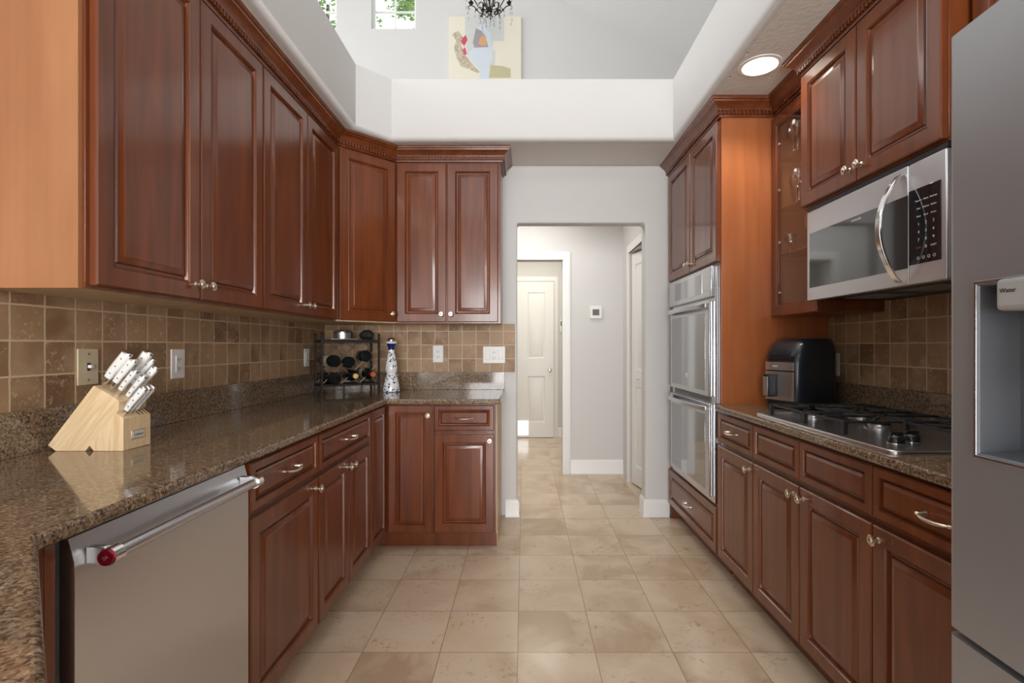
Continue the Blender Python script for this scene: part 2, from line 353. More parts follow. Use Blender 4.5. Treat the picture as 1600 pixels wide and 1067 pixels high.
# upper shell: gable wall with two clerestory windows, side walls, sloping ceiling
W1 = (-2.06, -1.457, 5.50, 6.35); W2 = (-3.13, -2.525, 5.50, 6.35)
m_ = MB(); m_.box(-5, 4, FAR, FAR+.15, 0, 2.7); rect_holes(m_, 'y', FAR, FAR+.15, -5, 4, 2.7, 7.4, [W1, W2]); struct(m_.build('wall_far', 'wall'))
m_ = MB(); m_.box(-5.12, -5, -4.12, 6.9, CZ, 7.4); m_.box(4, 4.12, -4.12, 6.9, CZ, 7.4); m_.box(-5.12, 4.12, -4.24, -4.12, CZ, 7.4); struct(m_.build('wall_upper', 'wall'))
zc = lambda x: 5.91+.517*(.5-x) if x > -2 else 7.2-.5*(-2-x)
m_ = MB(); m_.loops([[Vector((x, y, zc(x)+d)) for x, d in ((-5.12, 0), (-2, 0), (4.12, 0), (4.12, .15), (-2, .15), (-5.12, .15))] for y in (-4.24, 6.95)]); struct(m_.build('ceiling_vaulted', paint('vault_paint', (.76, .75, .735), .1)))
m_ = MB(); m_.box(-5.12, WL-.12, -4.24, 6.9, CZ-.02, CZ+.06); m_.box(WR+.12, 4.12, -4.24, 6.9, CZ-.02, CZ+.06); m_.box(WL-.12, WR+.12, WB+.12, FAR, 2.56, 2.64); struct(m_.build('ceiling_hall', 'wall', smooth=0))
window(1, W1[0], W1[1], W1[2], W1[3], FAR+.07, 2, 3); window(2, W2[0], W2[1], W2[2], W2[3], FAR+.07, 2, 3)

# hall behind the doorway
HY = 4.81; OX = .369
m_ = MB(); rect_holes(m_, 'y', HY, HY+.12, WL, WR, 0, 2.56, [(-.45, OX, -1, 2.054)]); struct(m_.build('wall_hall', 'wall'))
m_ = MB(); rect_holes(m_, 'x', .95, 1.05, WB+.12, HY, 0, 2.56, [(3.90, 4.49, -1, 2.06)]); m_.box(.95, 1.0, HY+.12, FAR, 0, 2.56); m_.box(WL-.12, WL, WB+.12, FAR, 0, 2.56); struct(m_.build('wall_passage', 'wall'))
m_ = MB(); m_.box(1.55, 1.6, WB+.12, HY, 0, 2.56); struct(m_.build('wall_closet', 'wall'))

def baseboard(name, pts, h=.125):
    m_ = MB(); sweep(m_, pts, [(0, 0), (.018, 0), (.018, .012), (.014, .02), (.014, h-.025), (.010, h-.010), (.004, h), (0, h)]); return struct(m_.build(name, 'trim'))
baseboard('baseboard_back_left', [(-.135, WB), (DX0, WB), (DX0, WB+.12)])
baseboard('baseboard_back_right', [(DX1, WB+.12), (DX1, WB), (1.04, WB)])
baseboard('baseboard_hall', [(OX+.077, HY), (.95, HY)], .135)
baseboard('baseboard_far', [(.458, FAR), (.95, FAR)], .13)
def casing(name, axis, a0, a1, zt, t, sgn, wd=.075, left=True):
    """door casing on plane t: legs and head, projecting sgn"""
    m_ = MB(); d = .018*sgn
    def b(p, q, c, e):
        for k, (ins, dd) in enumerate(((0, .6), (.012, 1.0))):
            lo, hi = sorted((t, t+d*dd)); P_, Q_ = p+ins, q-ins
            if axis == 'y': m_.box(P_, Q_, lo, hi, c, e-(ins if c > 1 else 0))
            else: m_.box(lo, hi, P_, Q_, c, e-(ins if c > 1 else 0))
    if left: b(a0-wd, a0, 0, zt)
    b(a1, a1+wd, 0, zt); b(a0-wd, a1+wd, zt, zt+wd)
    return struct(m_.build(name, 'trim'))
casing('trim_1', 'y', -.45, OX, 2.054, HY, -1)
casing('trim_2', 'x', 3.90, 4.49, 2.06, .95, -1)
# panelled closet door at the far end with a pet flap that emits its sunlit glow
def panel_door(name, w, h, t, panels, parent=None):
    m_ = MB(); m_.box(0, w, .012, t, 0, h)
    A = sorted({0, w, *[v for p in panels for v in p[:2]]})
    rect_holes(m_, 'y', 0, .012, 0, w, 0, h, panels)
    for (a, b, c, d) in panels: m_.panel(a, c, b-a, d-c, [(0, .0119), (.0, .002), (.012, .009), (.022, .009), (.036, .003), (.040, .002)])
    return m_.build(name, 'trim', parent)
sx = lambda px, Y: (px-819)*Y/782
FX0, FX1 = sx(808, FAR), sx(865, FAR)
dr = panel_door('door_1', FX1-FX0, 2.085, .035, [(.14, .14+.235, .20, .82), (.14, .14+.235, 1.06, 1.94)]); struct(dr); dr.location = (FX0, FAR-.045, .006)
m_ = MB(); m_.lathe([(.026, 0), (.026, .004), (.010, .008), (.010, .03), (.024, .04), (.027, .052), (.020, .064), (0, .068)], Matrix.Translation((FX1-FX0-.055, 0, .90)) @ Matrix.Rotation(R(90), 4, 'X')); m_.build('door_knob', 'nickel', dr)
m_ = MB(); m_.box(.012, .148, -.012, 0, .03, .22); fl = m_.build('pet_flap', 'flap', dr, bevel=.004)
casing('trim_3', 'y', FX0, FX1, 2.10, FAR, -1, .06)
# bifold closet door, leaf swung slightly into the closet
lf = panel_door('door_2', .31, 2.03, .03, [(.07, .24, .16, .86), (.07, .24, 1.0, 1.93)]); struct(lf)
lf.location = (.962, 4.465, .012); lf.rotation_euler = (0, 0, R(-79))
m_ = MB(); m_.lathe([(.006, 0), (.006, .015), (.014, .02), (.015, .028), (0, .032)], Matrix.Translation((.15, 0, .93)) @ Matrix.Rotation(R(90), 4, 'X')); m_.build('door_knob', 'trim', lf)

# wall devices ---------------------------------------------------------------
def plate(name, label, cat, loc, rz, kind, w=.072, h=.116, colr='white', group=None):
    t = thing(name, label, cat, loc, rz, group)
    m_ = MB(); m_.box(-w/2, w/2, -.005, 0, -h/2, h/2); m_.build('cover_plate', colr, t, bevel=.002)
    n_ = 3 if kind == 'triple' else 1
    for i in range(n_):
        cx = (i-(n_-1)/2)*.046
        if kind in ('outlet', 'triple'):
            m_ = MB(); m_.box(cx-.017, cx+.017, -.008, -.005, -.034, .034); rc = m_.build('receptacle', colr, t, bevel=.0015)
            if kind == 'outlet' or i == 1:
                for zz in (-.018, .018):
                    for q_ in ((cx-.008, cx-.005, zz-.005, zz+.005), (cx+.005, cx+.008, zz-.004, zz+.004), (cx-.002, cx+.002, zz-.011, zz-.007)):
                        m_ = MB(); m_.box(q_[0], q_[1], -.0085, -.008, q_[2], q_[3]); m_.build('slot', 'textdark', rc)
            else:
                m_ = MB(); m_.box(cx-.013, cx+.013, -.010, -.008, -.026, .026); m_.build('rocker', colr, rc, bevel=.001)
        elif kind == 'toggle':
            m_ = MB(); m_.box(-.006, .006, -.0065, -.005, -.013, .013); m_.build('toggle_slot', 'textdark', t)
            m_ = MB(); m_.box(-.005, .005, -.018, -.0065, -.004, .006); m_.build('toggle', 'white', t, bevel=.001)
    if kind == 'toggle':
        for zz in (-.042, .042):
            m_ = MB(); m_.lathe([(.0045, 0), (.0045, .001), (.003, .002)], Matrix.Translation((0, -.005, zz)) @ Matrix.Rotation(R(90), 4, 'X'), 10); m_.build('screw', 'nickel', t)
    return t
plate('light_switch', 'almond toggle switch plate on the tiled wall behind the knife block', 'light switch', (WL+.012, 1.635, 1.157), 90, 'toggle', .078, .118, 'almond')
plate('power_outlet', 'white outlet plate on the left tiled wall, to the right of the knife block', 'outlet', (WL+.012, 2.06, 1.152), 90, 'outlet', .08, .12)
plate('power_outlet', 'white outlet plate seen edge-on, left of the wine rack', 'outlet', (WL+.012, 3.28, 1.15), 90, 'outlet')
plate('power_outlet', 'white double outlet on the back tiled wall, right of the blue and white bottle', 'outlet', (sx(684.5, 3.585), WB-.012, 1.169), 0, 'outlet', .074, .12)
plate('power_outlet', 'wide white plate of rocker switches and outlet at the end of the back tiles', 'light switch', (sx(772, 3.585), WB-.012, 1.163), 0, 'triple', .158, .12)
plate('power_outlet', 'white outlet plate seen edge-on behind the air fryer', 'outlet', (WR-.012, 2.60, 1.13), -90, 'outlet')
t = thing('thermostat', 'white square thermostat with grey screen on the hall wall', 'thermostat', (sx(931, HY), HY, 1.224+53*HY/782), 0)
m_ = MB(); m_.box(-.058, .058, -.018, 0, -.06, .06); m_.build('housing', 'white', t, bevel=.004)
m_ = MB(); m_.box(-.034, .030, -.020, -.018, -.03, .028); m_.build('screen', 'screen', t)
t = thing('wall_keypad', 'small white keypad on the far wall beside the closet door', 'keypad', (sx(878.5, FAR), FAR, 1.224+32*FAR/782), 0)
m_ = MB(); m_.box(-.035, .045, -.025, 0, -.085, .08); m_.build('housing', 'white', t, bevel=.005)
m_ = MB(); m_.box(-.024, .034, -.027, -.025, .0, .06); m_.build('screen', 'screen', t)

# downlight
t = thing('recessed_light', 'round white recessed light, lit, in the soffit above the glass cabinet', 'ceiling light', (LX, LY, CZ))
m_ = MB(); m_.lathe([(.079, .0), (.079, .055), (.060, .075), (.058, .075), (.0775, .052), (.0775, -.004), (.094, -.003), (.095, .0)], seg=40, cap0=False, cap1=False)
m_.build('trim_ring', 'can', t)
m_ = MB(); m_.lathe([(0, .0720), (.0605, .0715), (.0605, .075), (0, .075)], seg=32); m_.build('lamp', 'lens', t)
sl = bpy.data.lights.new('downlight', 'SPOT'); sl.energy = 16; sl.spot_size = R(120); sl.spot_blend = .6; sl.shadow_soft_size = .05; sl.color = (1, .9, .76)
so = bpy.data.objects.new('downlight', sl); COL.objects.link(so); so.parent = t; so.location = (0, 0, .045)

# ------------------------------------------------------------------ tile and granite splash
def tile_slab(name, label, m, *b):
    m_ = MB(); m_.box(*b); return tag(m_.build(name, m), label, 'backsplash')
tile_slab('tile_backsplash', 'brown tumbled stone tiles on the left wall under the cabinets', 'tile_l', WL+.0005, WL+.012, -.6, WB-.0005, 1.0405, 1.42)
tile_slab('tile_backsplash', 'brown tumbled stone tiles on the back wall beside the doorway', 'tile_b', WL+.012, sx(804.5, 3.59), WB-.012, WB, 1.04, 1.385)
tile_slab('tile_backsplash', 'brown tumbled stone tiles on the right wall behind the cooktop', 'tile_r', WR-.012, WR-.0005, .95, 2.659, 1.0405, 1.45)
def countertop(name, label, poly):
    m_ = MB(); m_.prism(poly, .884, .914); return tag(m_.build(name, 'granite', bevel=.008, seg=3), label, 'countertop')
CE = -.14
countertop('granite_countertop', 'speckled brown granite counter running down the left and round the back corner',
    [(WL, -.6), (-.35, -.6), (-.35, .372), (-.803, .825), (-.803, 2.915), (-.80, 2.927), (-.788, 2.93), (CE, 2.93), (CE, WB), (WL, WB)])
countertop('granite_countertop', 'speckled brown granite counter under the cooktop on the right', [(1.012, .93), (WR, .93), (WR, 2.66), (1.012, 2.66)])
def gsplash(label, poly):
    m_ = MB(); m_.prism(poly, .914, 1.04); return tag(m_.build('granite_upstand', 'granite', bevel=.0015), label, 'backsplash')
gsplash('dark granite upstand round the left and back counter', [(WL, -.6), (WL+.02, -.6), (WL+.02, WB-.02), (CE, WB-.02), (CE, WB), (WL, WB)])
gsplash('dark granite upstand behind the cooktop', [(WR-.02, .95), (WR, .95), (WR, 2.66), (WR-.02, 2.66)])

# ------------------------------------------------------------------ hardware and cabinet fronts
DR = [(0, .020), (0, .004), (.004, 0), (.052, 0), (.0555, .0045), (.059, .003), (.062, .0125), (.069, .013), (.074, .007), (.089, .003), (.092, .0012)]
def rings(s): return [(a*s if a > .004 else a, y) for a, y in DR]
KP = [(.0085, 0), (.0085, .003), (.005, .006), (.005, .016), (.011, .019), (.0165, .022), (.0165, .025), (.0125, .027), (.0125, .0285), (.008, .0285), (.008, .031), (.004, .033), (0, .0335)]
def knob(parent, x, z):
    m_ = MB(); m_.lathe(KP, Matrix.Rotation(R(90), 4, 'X'), 20); return m_.build('knob', 'nickel', parent, loc=(x, 0, z), smooth=30)
def pull(parent, x, z, L=.098, vertical=False):
    m_ = MB(); n_ = 13; pts = []; rs = []
    for i in range(n_):
        a = i/(n_-1); u = (a-.5)*L; pts.append((u, -.026+.010*(2*a-1)**4-.004*math.sin(math.pi*a), -.004*math.sin(math.pi*a))); rs.append(.0035+.0035*math.sin(math.pi*a)**.7)
    m_.tube(pts, rs, 10, .75)
    for sgn in (-1, 1):
        m_.tube([(sgn*L*.46, 0, 0), (sgn*L*.46, -.018, 0), (sgn*L*.5, -.021, 0), (sgn*L*.56, -.019, .0)], [.007, .0045, .005, .004], 10)
    o = m_.build('pull_handle', 'nickel', parent, loc=(x, 0, z))
    if vertical: o.rotation_euler = (0, R(90), 0)
    return o
def door(parent, x0, x1, z0, z1, kn=None, s=1.0, m='wood', name='door'):
    mm = MB(); mm.panel(0, 0, x1-x0, z1-z0, rings(s)); d = mm.build(name, m, parent, loc=(x0, 0, z0), smooth=25)
    if kn: knob(d, kn[0]-x0, kn[1]-z0)
    return d
def drawer(parent, x0, x1, z0, z1, handle=True, s=.50):
    mm = MB(); mm.panel(0, 0, x1-x0, z1-z0, rings(s)); d = mm.build('drawer', 'wood', parent, loc=(x0, 0, z0), smooth=25)
    if handle: pull(d, (x1-x0)/2, (z1-z0)/2)
    return d

def wall_cab(label, loc, rz, w, depth, z0, z1, doors, group=None, endpanel=None, body=True):
    t = thing('wall_cabinet', label, 'cabinet', (loc[0], loc[1], z0), rz, group); H = z1-z0
    m_ = MB(); m_.box(0, w, .0205, depth, .012, H); m_.build('cabinet_body', 'wood', t, bevel=.0012)
    m_ = MB(); m_.box(.0, w, .040, depth, 0, .012); m_.build('underside', 'maple', t)
    m_ = MB(); m_.box(.0, w, .0205, .040, 0, .012); m_.build('bottom_rail', 'wood', t)
    for x0, x1, kn in doors: door(t, x0, x1, .008, H-.012, (kn, .058) if kn is not None else None)
    return t
ZU, ZT = 1.376, 2.437
yL = lambda px: 1.115*782/(819-px)
Y0 = 1.295
e1, e2, e3, e4, e5 = 1.307, 1.727, 2.150, 2.580, 3.004
ta = wall_cab('tall dark cherry wall cabinet at the left edge, beside the orange end panel', (-1.115, Y0), 90, e3-.008-Y0, .325, ZU, ZT, [(e1-Y0, e2-.003-Y0, e2-.03-Y0), (e2+.003-Y0, e3-.012-Y0, e2+.032-Y0)])
wall_cab('dark cherry wall cabinet on the left, between the nearest one and the corner', (-1.115, e3-.006), 90, e5-e3+.012, .325, ZU, ZT, [(.004, e4-e3+.002, e4-e3-.024), (e4-e3+.008, e5-e3+.004, e4-e3+.038)])
m_ = MB(); m_.box(0, .012, .028, .325, -.002, ZT-ZU); tb = m_.build('end_panel', 'orange', ta, loc=(-.0125, 0, 0))
# diagonal corner cabinet
dA = Vector((-1.115, 3.007)); dB = Vector((-.837, 3.285)); dl = (dB-dA).length
t = thing('corner_wall_cabinet', 'single-door cherry cabinet set diagonally in the back left corner', 'cabinet', (dA.x, dA.y, ZU), 45)
T_ = Matrix.Rotation(R(-45), 4, 'Z') @ Matrix.Translation((-dA.x, -dA.y, 0))
def body_poly(m_, poly, a, b, T): m_.prism(poly, a, b, T)
cp = [(-1.135, 3.0155), (-.8455, 3.305), (-.8455, WB-.012), (WL+.012, WB-.012), (WL+.012, 3.0155)]
m_ = MB(); m_.prism(cp, .012, ZT-ZU, T_); m_.build('cabinet_body', 'wood', t, bevel=.001)
m_ = MB(); m_.prism(cp, 0, .012, T_); m_.build('underside', 'maple', t)
door(t, .008, dl-.008, .008, ZT-ZU-.012, (dl-.035, .058))
xb0, xb1, xb2, xb3 = sx(620, 3.285), sx(697, 3.285), sx(698.6, 3.285), sx(778, 3.285)
wall_cab('two-door cherry wall cabinet on the back wall left of the doorway', (-.8445, 3.285), 0, .6895, .303, ZU, ZT,
    [(xb0+.8445, xb1+.8445, xb1+.8445-.030), (xb2+.8445, xb3+.8445, xb2+.8445+.026)])

# crown moulding
CP = [(0, 2.4375), (.010, 2.4375), (.013, 2.446), (.015, 2.446), (.015, 2.4475), (.015, 2.468), (.026, 2.468), (.026, 2.470), (.028, 2.474), (.034, 2.484), (.044, 2.495), (.056, 2.502), (.058, 2.508), (.066, 2.512), (.068, 2.520), (.068, CZ-.0005), (0, CZ-.0005)]
def crown(label, pts):
    m_ = MB(); sweep(m_, pts, CP); o = tag(m_.build('crown_molding', 'wood', smooth=30), label, 'crown molding')
    m_ = MB()
    for a, b in zip(offset_path(pts, .021)[:-1], offset_path(pts, .021)[1:]):
        a, b = Vector(a), Vector(b); L = (b-a).length; d = (b-a)/L; nn = Vector((d.y, -d.x)); k = int(L/.0195)
        for i in range(k):
            c = a+d*((i+.5)*L/k); q = [c+d*u*.0058+nn*v for u, v in ((-1, -.0065), (1, -.0065), (1, .005), (-1, .005))]
            m_.prism([(p.x, p.y) for p in q], 2.4485, 2.4665)
    m_.build('dentil_strip', 'wood', o, smooth=0); return o
crown('cherry crown molding with dentils over the left and back cabinets', [(WL, Y0), (-1.135, Y0), (-1.135, 3.0155), (-.8455, 3.305), (-.155, 3.305), (-.155, WB)])
SY = 2.66; GX, MXF = 1.311, 1.237
crown('cherry crown molding with dentils stepping along the right-hand cabinets', [(1.045, WB), (1.045, SY), (GX+.02, SY), (GX+.02, 2.243), (MXF+.02, 2.243), (MXF+.02, 1.481), (GX+.02, 1.481), (GX+.02, .93)])

# ------------------------------------------------------------------ base cabinets, left and back
def base_cab(label, loc, rz, w, depth, doors=(), drawers=(), group=None, toe=True, extra=None):
    t = thing('base_cabinet', label, 'cabinet', (*loc, 0), rz, group)
    m_ = MB(); m_.box(0, w, .0205, depth, .10, .8835); m_.build('cabinet_body', 'wood', t, bevel=.001)
    if toe: m_ = MB(); m_.box(0, w, .085, .10, 0, .10); m_.build('toe_kick', 'wood', t)
    for x0, x1, a, b, kn in doors: door(t, x0, x1, a, b, kn, .95 if x1-x0 > .2 else .62)
    for x0, x1, a, b, h in drawers: drawer(t, x0, x1, a, b, h)
    return t
XL = -.820
DB, DT, WBt, WT_ = .112, .700, .722, .872
a0 = 1.497
base_cab('cherry base cabinet right of the dishwasher, one drawer over one door', (XL, a0), 90, .504, .60, [(.006, .498, DB, DT, (.470, .665))], [(.006, .498, WBt, WT_, True)])
a1 = 2.003
base_cab('cherry base cabinet with one wide drawer over a pair of doors, on the left run', (XL, a1), 90, .682, .60, [(.004, .340, DB, DT, (.314, .665)), (.345, .678, DB, DT, (.371, .665))], [(.004, .678, WBt, WT_, True)])
t = thing('corner_base_cabinet', 'L-shaped cherry corner base cabinet with a narrow fixed panel and a full-height door', 'cabinet', (XL, 2.687, 0), 90)
T2 = Matrix.Rotation(R(-90), 4, 'Z') @ Matrix.Translation((-XL, -2.687, 0))
YB = 2.985
cpb = [(XL-.0205, 2.687), (XL-.0205, YB+.0205), (-.5415, YB+.0205), (-.5415, WB-.021), (WL+.021, WB-.021), (WL+.021, 2.687)]
m_ = MB(); m_.prism(cpb, .10, .8835, T2); m_.build('cabinet_body', 'wood', t, bevel=.001)
m_ = MB(); m_.prism([(XL-.10, 2.687), (XL-.085, 2.687), (XL-.085, YB+.085), (-.5415, YB+.085), (-.5415, YB+.10), (XL-.10, YB+.10)], 0, .10, T2); m_.build('toe_kick', 'wood', t)
door(t, .003, YB-2.687-.003, DB, WT_, None, .78, name='fixed_panel')
q = MB(); q.panel(0, 0, .266, WT_-DB, rings(.80)); d = q.build('door', 'wood', t, smooth=25); d.location = (YB-2.687, -(-.812-XL), DB)
d.rotation_euler = (0, 0, R(-90)); d.location = T2 @ Vector((-.812, YB, DB)); knob(d, .240, .70)
t = base_cab('cherry base cabinet with one drawer over one door at the end of the back counter', (-.540, YB), 0, .372, .594, [(.003, .361, DB, DT, (.335, .664))], [(.003, .361, WBt, WT_, True)])
m_ = MB(); m_.box(.3722, .378, .024, .594, .10, .8835); m_.box(.3722, .378, .085, .594, 0, .10); m_.build('side_panel', 'maple', t)

# dishwasher
t = thing('dishwasher', 'stainless steel dishwasher with a thick bar handle and red end cap', 'dishwasher', (XL, .913, 0), 90)
m_ = MB(); m_.box(.02, .565, .03, .57, .10, .878); m_.build('tub', 'black', t)
m_ = MB(); m_.loops([[Vector((x, y, z)) for x in (.0, .575) for _ in (0,)] [:1]+[Vector((.575, y, z))]+[Vector((.575, .028, z)), Vector((0, .028, z))] for y, z in ((.004, .105), (0, .112), (0, .80), (.001, .83), (.006, .850), (.012, .872))])
m_.build('door_panel', 'steel', t, smooth=50)
m_ = MB(); m_.box(.01, .565, .06, .075, 0, .10); m_.build('toe_kick', 'black', t)
m_ = MB(); m_.tube([(.04, -.045, .832), (.525, -.045, .832)], .0125, 20); hb = m_.build('handle_bar', 'ovensteel', t)
for xx, nm in ((.030, 0), (.535, 1)):
    m_ = MB(); m_.tube([(xx-.012, -.045, .832), (xx+.012, -.045, .832)], .0165, 20); m_.build('handle_collar', 'chrome', hb)
    m_ = MB(); m_.box(xx-.006, xx+.008, -.036, .002, .815, .849); m_.build('handle_bracket', 'steel', hb, bevel=.003)
m_ = MB(); m_.tube([(.012, -.045, .832), (.018, -.045, .832)], .0145, 20); rm = m_.build('medallion', 'red', hb)
m_ = MB(); m_.tube([(.0105, -.045, .832), (.012, -.045, .832)], .004, 12); m_.build('medallion_center', 'chrome', rm)

# diagonal sink-side cabinet near the camera (grazing view)
t = thing('corner_base_cabinet', 'cherry cabinet set diagonally at the lower left under the counter', 'cabinet', (-.400, .370, 0), 135)
P0 = Vector((-.83, .80)); u_ = Vector((math.cos(R(-45)), math.sin(R(-45))))
m_ = MB(); m_.box(0, .60, .0205, .30, .10, .8835); m_.build('cabinet_body', 'wood', t)
m_ = MB(); m_.box(0, .60, .085, .10, 0, .10); m_.build('toe_kick', 'wood', t)
dd = drawer(t, .02, .58, WBt, WT_, False, .5); pull(dd, .30, .075)
door(t, .02, .58, DB, DT, None)
t = thing('filler_strip', 'narrow cherry filler strips between the dishwasher and the diagonal cabinet', 'cabinet filler', (-.835, .83, 0), 90)
m_ = MB(); m_.box(0, .040, 0, .02, 0, .8835); m_.build('filler_board', 'wood', t, bevel=.001)
m_ = MB(); m_.box(.046, .066, .004, .024, 0, .8835); m_.build('filler_edge', 'wood', t, bevel=.001)
m_ = MB(); m_.box(0, .080, .03, .04, 0, .8835); m_.build('gap_shade_board', 'cavity', t)  # dark sheet painting in the shade between filler and dishwasher

# ------------------------------------------------------------------ right run
XR = 1.025
yr = lambda px, X=XR: X*782/(px-819)
TY = 3.585
# tall oven cabinet (local x = TY - Y)
t = thing('tall_oven_cabinet', 'tall cherry cabinet with orange side panel that houses the double oven', 'cabinet', (XR, TY, 0), -90)
W_ = TY-SY; D_ = WR-XR-.003
m_ = MB()
m_.box(0, .02, .0205, D_, .0, 2.4375); m_.box(W_-.03, W_-.0125, .0205, D_, .10, 2.4375)
m_.box(.02, W_-.03, .0205, D_, 1.662, 2.4375); m_.box(.02, W_-.03, .0205, D_, .10, .372); m_.box(.02, W_-.03, .55, D_, .372, 1.662)
for a, b in ((.02, .172), (W_-.072, W_-.03)): m_.box(a, b, .0215, .04, .372, 1.662)
m_.build('cabinet_body', 'wood', t, bevel=.001)
m_ = MB(); m_.box(W_-.012, W_, .024, D_, .1, 2.4375); m_.build('side_panel', 'orange_dark', t)
m_ = MB(); m_.box(.02, W_-.03, .085, .10, 0, .10); m_.build('toe_kick', 'wood', t)
ym = TY-3.10; xa_, xb_ = .03, W_-.012
door(t, xa_, ym-.003, 1.680, 2.425, (ym-.030, 1.730), .95); door(t, ym+.003, xb_, 1.680, 2.425, (ym+.030, 1.730), .95)
drawer(t, xa_, xb_, .112, .358, True, .8)

# double oven
oy0, oy1 = 3.452, 2.694
t = thing('double_oven', 'stainless double wall oven with mirrored glass doors', 'oven', (XR, oy0, .376), -90)
W_ = oy0-oy1; H = 1.282
m_ = MB(); m_.box(.045, W_-.045, .021, .53, .0, H); m_.build('oven_cavity', 'black', t)
m_ = MB(); m_.box(.0, W_, .002, .0208, 0, H); m_.build('oven_frame', 'ovensteel', t, bevel=.002)
m_ = MB(); m_.box(.0, W_, -.022, .002, 1.115, H); cpn = m_.build('control_panel', 'ovensteel', t, bevel=.004)
m_ = MB(); m_.box(.13, W_-.13, -.0235, -.022, 1.145, 1.255); m_.build('display', 'ovenglass', cpn)
def oven_door(a, b, badge):
    m_ = MB(); m_.box(.012, W_-.03, -.020, .002, a, b); dr = m_.build('oven_door', 'ovensteel', t, bevel=.004)
    m_ = MB(); m_.box(.055, W_-.085, -.0225, -.020, a+.03, b-.065); g = m_.build('door_glass', 'ovenglass', dr, bevel=.001)
    m_ = MB(); k = 17
    pts = [(.02+(W_-.06)*i/(k-1), -.030-.042*math.sin(math.pi*i/(k-1))**.6, b-.028) for i in range(k)]
    rr = [[Vector((x, y+dy, z+dz)) for dy, dz in ((-.008, -.014), (.006, -.014), (.006, .014), (-.008, .014))] for x, y, z in pts]
    m_.loops(rr); m_.box(.014, .03, -.04, -.02, b-.040, b-.016); m_.box(W_-.05, W_-.034, -.04, -.02, b-.040, b-.016); m_.build('handle', 'ovensteel', dr, bevel=.004, seg=3)
    if badge:
        m_ = MB(); m_.lathe([(.014, 0), (.014, .001), (0, .001)], Matrix.Translation((.36, -.0225, a+.10)) @ Matrix.Rotation(R(90), 4, 'X'), 20); m_.build('badge', 'white', dr)
oven_door(.572, 1.098, True); oven_door(.028, .535, False)
m_ = MB()
for i in range(3): m_.box(.05, W_-.06, -.004, .0015, .541+i*.010, .546+i*.010)
m_.build('vent', 'black', t)

# base cabinets right
s0, s1, s2, s3, s4 = SY, 2.245, 1.8685, 1.478, .985
def rb(label, ya, yb, doors, drawers): return base_cab(label, (XR, ya), -90, ya-yb, D_-.02, doors, drawers)
g = .003
rb('cherry base cabinet beside the tall oven cabinet, one drawer over one door', s0-.001, s1+.001, [(g, s0-s1-g, DB, DT, (s0-s1-.034, .664))], [(g, s0-s1-g, WBt, WT_, True)])
wm = s1-s2; wt = s1-s3
rb('cherry base cabinet under the cooktop, two plain false drawers over two doors', s1, s3+.001, [(g, wm-g, DB, DT, (wm-.034, .664)), (wm+g, wt-g, DB, DT, (wm+.034, .664))], [(g, wm-g, WBt, WT_, False), (wm+g, wt-g, WBt, WT_, False)])
rb('cherry base cabinet next to the refrigerator, one drawer over one door', s3, s4, [(g, s3-s4-g, DB, DT, (.034, .664))], [(g, s3-s4-g, WBt, WT_, True)])

# glass-door cabinet: hollow
t = thing('glass_door_cabinet', 'cherry wall cabinet with a clear glass door beside the tall oven cabinet', 'cabinet', (GX, SY-.001, 1.38), -90)
W_ = .415; D2 = WR-GX-.0135; H = 2.4375-1.38
m_ = MB(); m_.box(0, .018, .0205, D2, 0, H); m_.box(W_-.018, W_, .0205, D2, 0, H); m_.box(.018, W_-.018, .0205, D2, 0, .018); m_.box(.018, W_-.018, .0205, D2, H-.035, H); m_.box(.018, W_-.018, D2-.008, D2, .018, H-.035); m_.build('cabinet_body', 'wood', t, bevel=.001)
m_ = MB(); m_.box(.0185, .0195, .024, D2-.009, .019, H-.036); m_.box(W_-.0195, W_-.0185, .024, D2-.009, .019, H-.036); m_.box(.0185, W_-.0185, D2-.0095, D2-.0085, .019, H-.036); m_.build('pale_lining', 'orange', t)  # cherry lining, pale to stand in for hazy reflection on the glass
m_ = MB(); fr = [(0, .020), (0, .004), (.004, 0), (.050, 0), (.054, .005), (.060, .005), (.062, .020)]
rs = [[Vector((ins, y, ins)), Vector((W_-ins, y, ins)), Vector((W_-ins, y, H-.012-ins)), Vector((ins, y, H-.012-ins))] for ins, y in fr]
m_.loops(rs, closed=True); gd = m_.build('door', 'wood', t, smooth=25)
m_ = MB(); m_.box(.058, W_-.058, .010, .014, .058, H-.070); m_.build('door_glass', 'doorglass', gd)
for zz in (.12, .38, .65, .89):
    m_ = MB(); m_.lathe([(.008, 0), (.008, .004), (.004, .006)], Matrix.Translation((.068, .010, zz)) @ Matrix.Rotation(R(90), 4, 'X'), 12); m_.build('glass_clip', 'chrome', gd)
shelf = []
for zz in (.315, .555, .815):
    m_ = MB(); m_.box(.020, W_-.020, .035, D2-.012, zz, zz+.006); m_.build('glass_shelf', 'stem', t); shelf.append(zz+.006)
GP = [(.030, 0), (.030, .002), (.006, .006), (.0035, .012), (.0035, .075), (.012, .085), (.030, .105), (.036, .130), (.033, .165), (.0315, .165), (.0345, .130), (.028, .106), (.010, .088), (0, .086)]
m_ = MB(); m_.lathe(GP, seg=18, cap1=False); g0 = m_.build('wine_glass', 'stem'); k = 0
spots = [(2, .065, .085), (2, .150, .060), (2, .150, .140), (2, .235, .075), (1, .065, .100), (1, .155, .065), (1, .160, .145), (0, .150, .135), (0, .235, .085), (0, .062, .070)]
nm = {2: 'clear stemmed glass among those on the top glass shelf of the glass cabinet', 1: 'clear stemmed glass among those on the middle shelf of the glass cabinet', 0: 'clear stemmed glass standing nearer the microwave on the lowest shelf of the glass cabinet'}
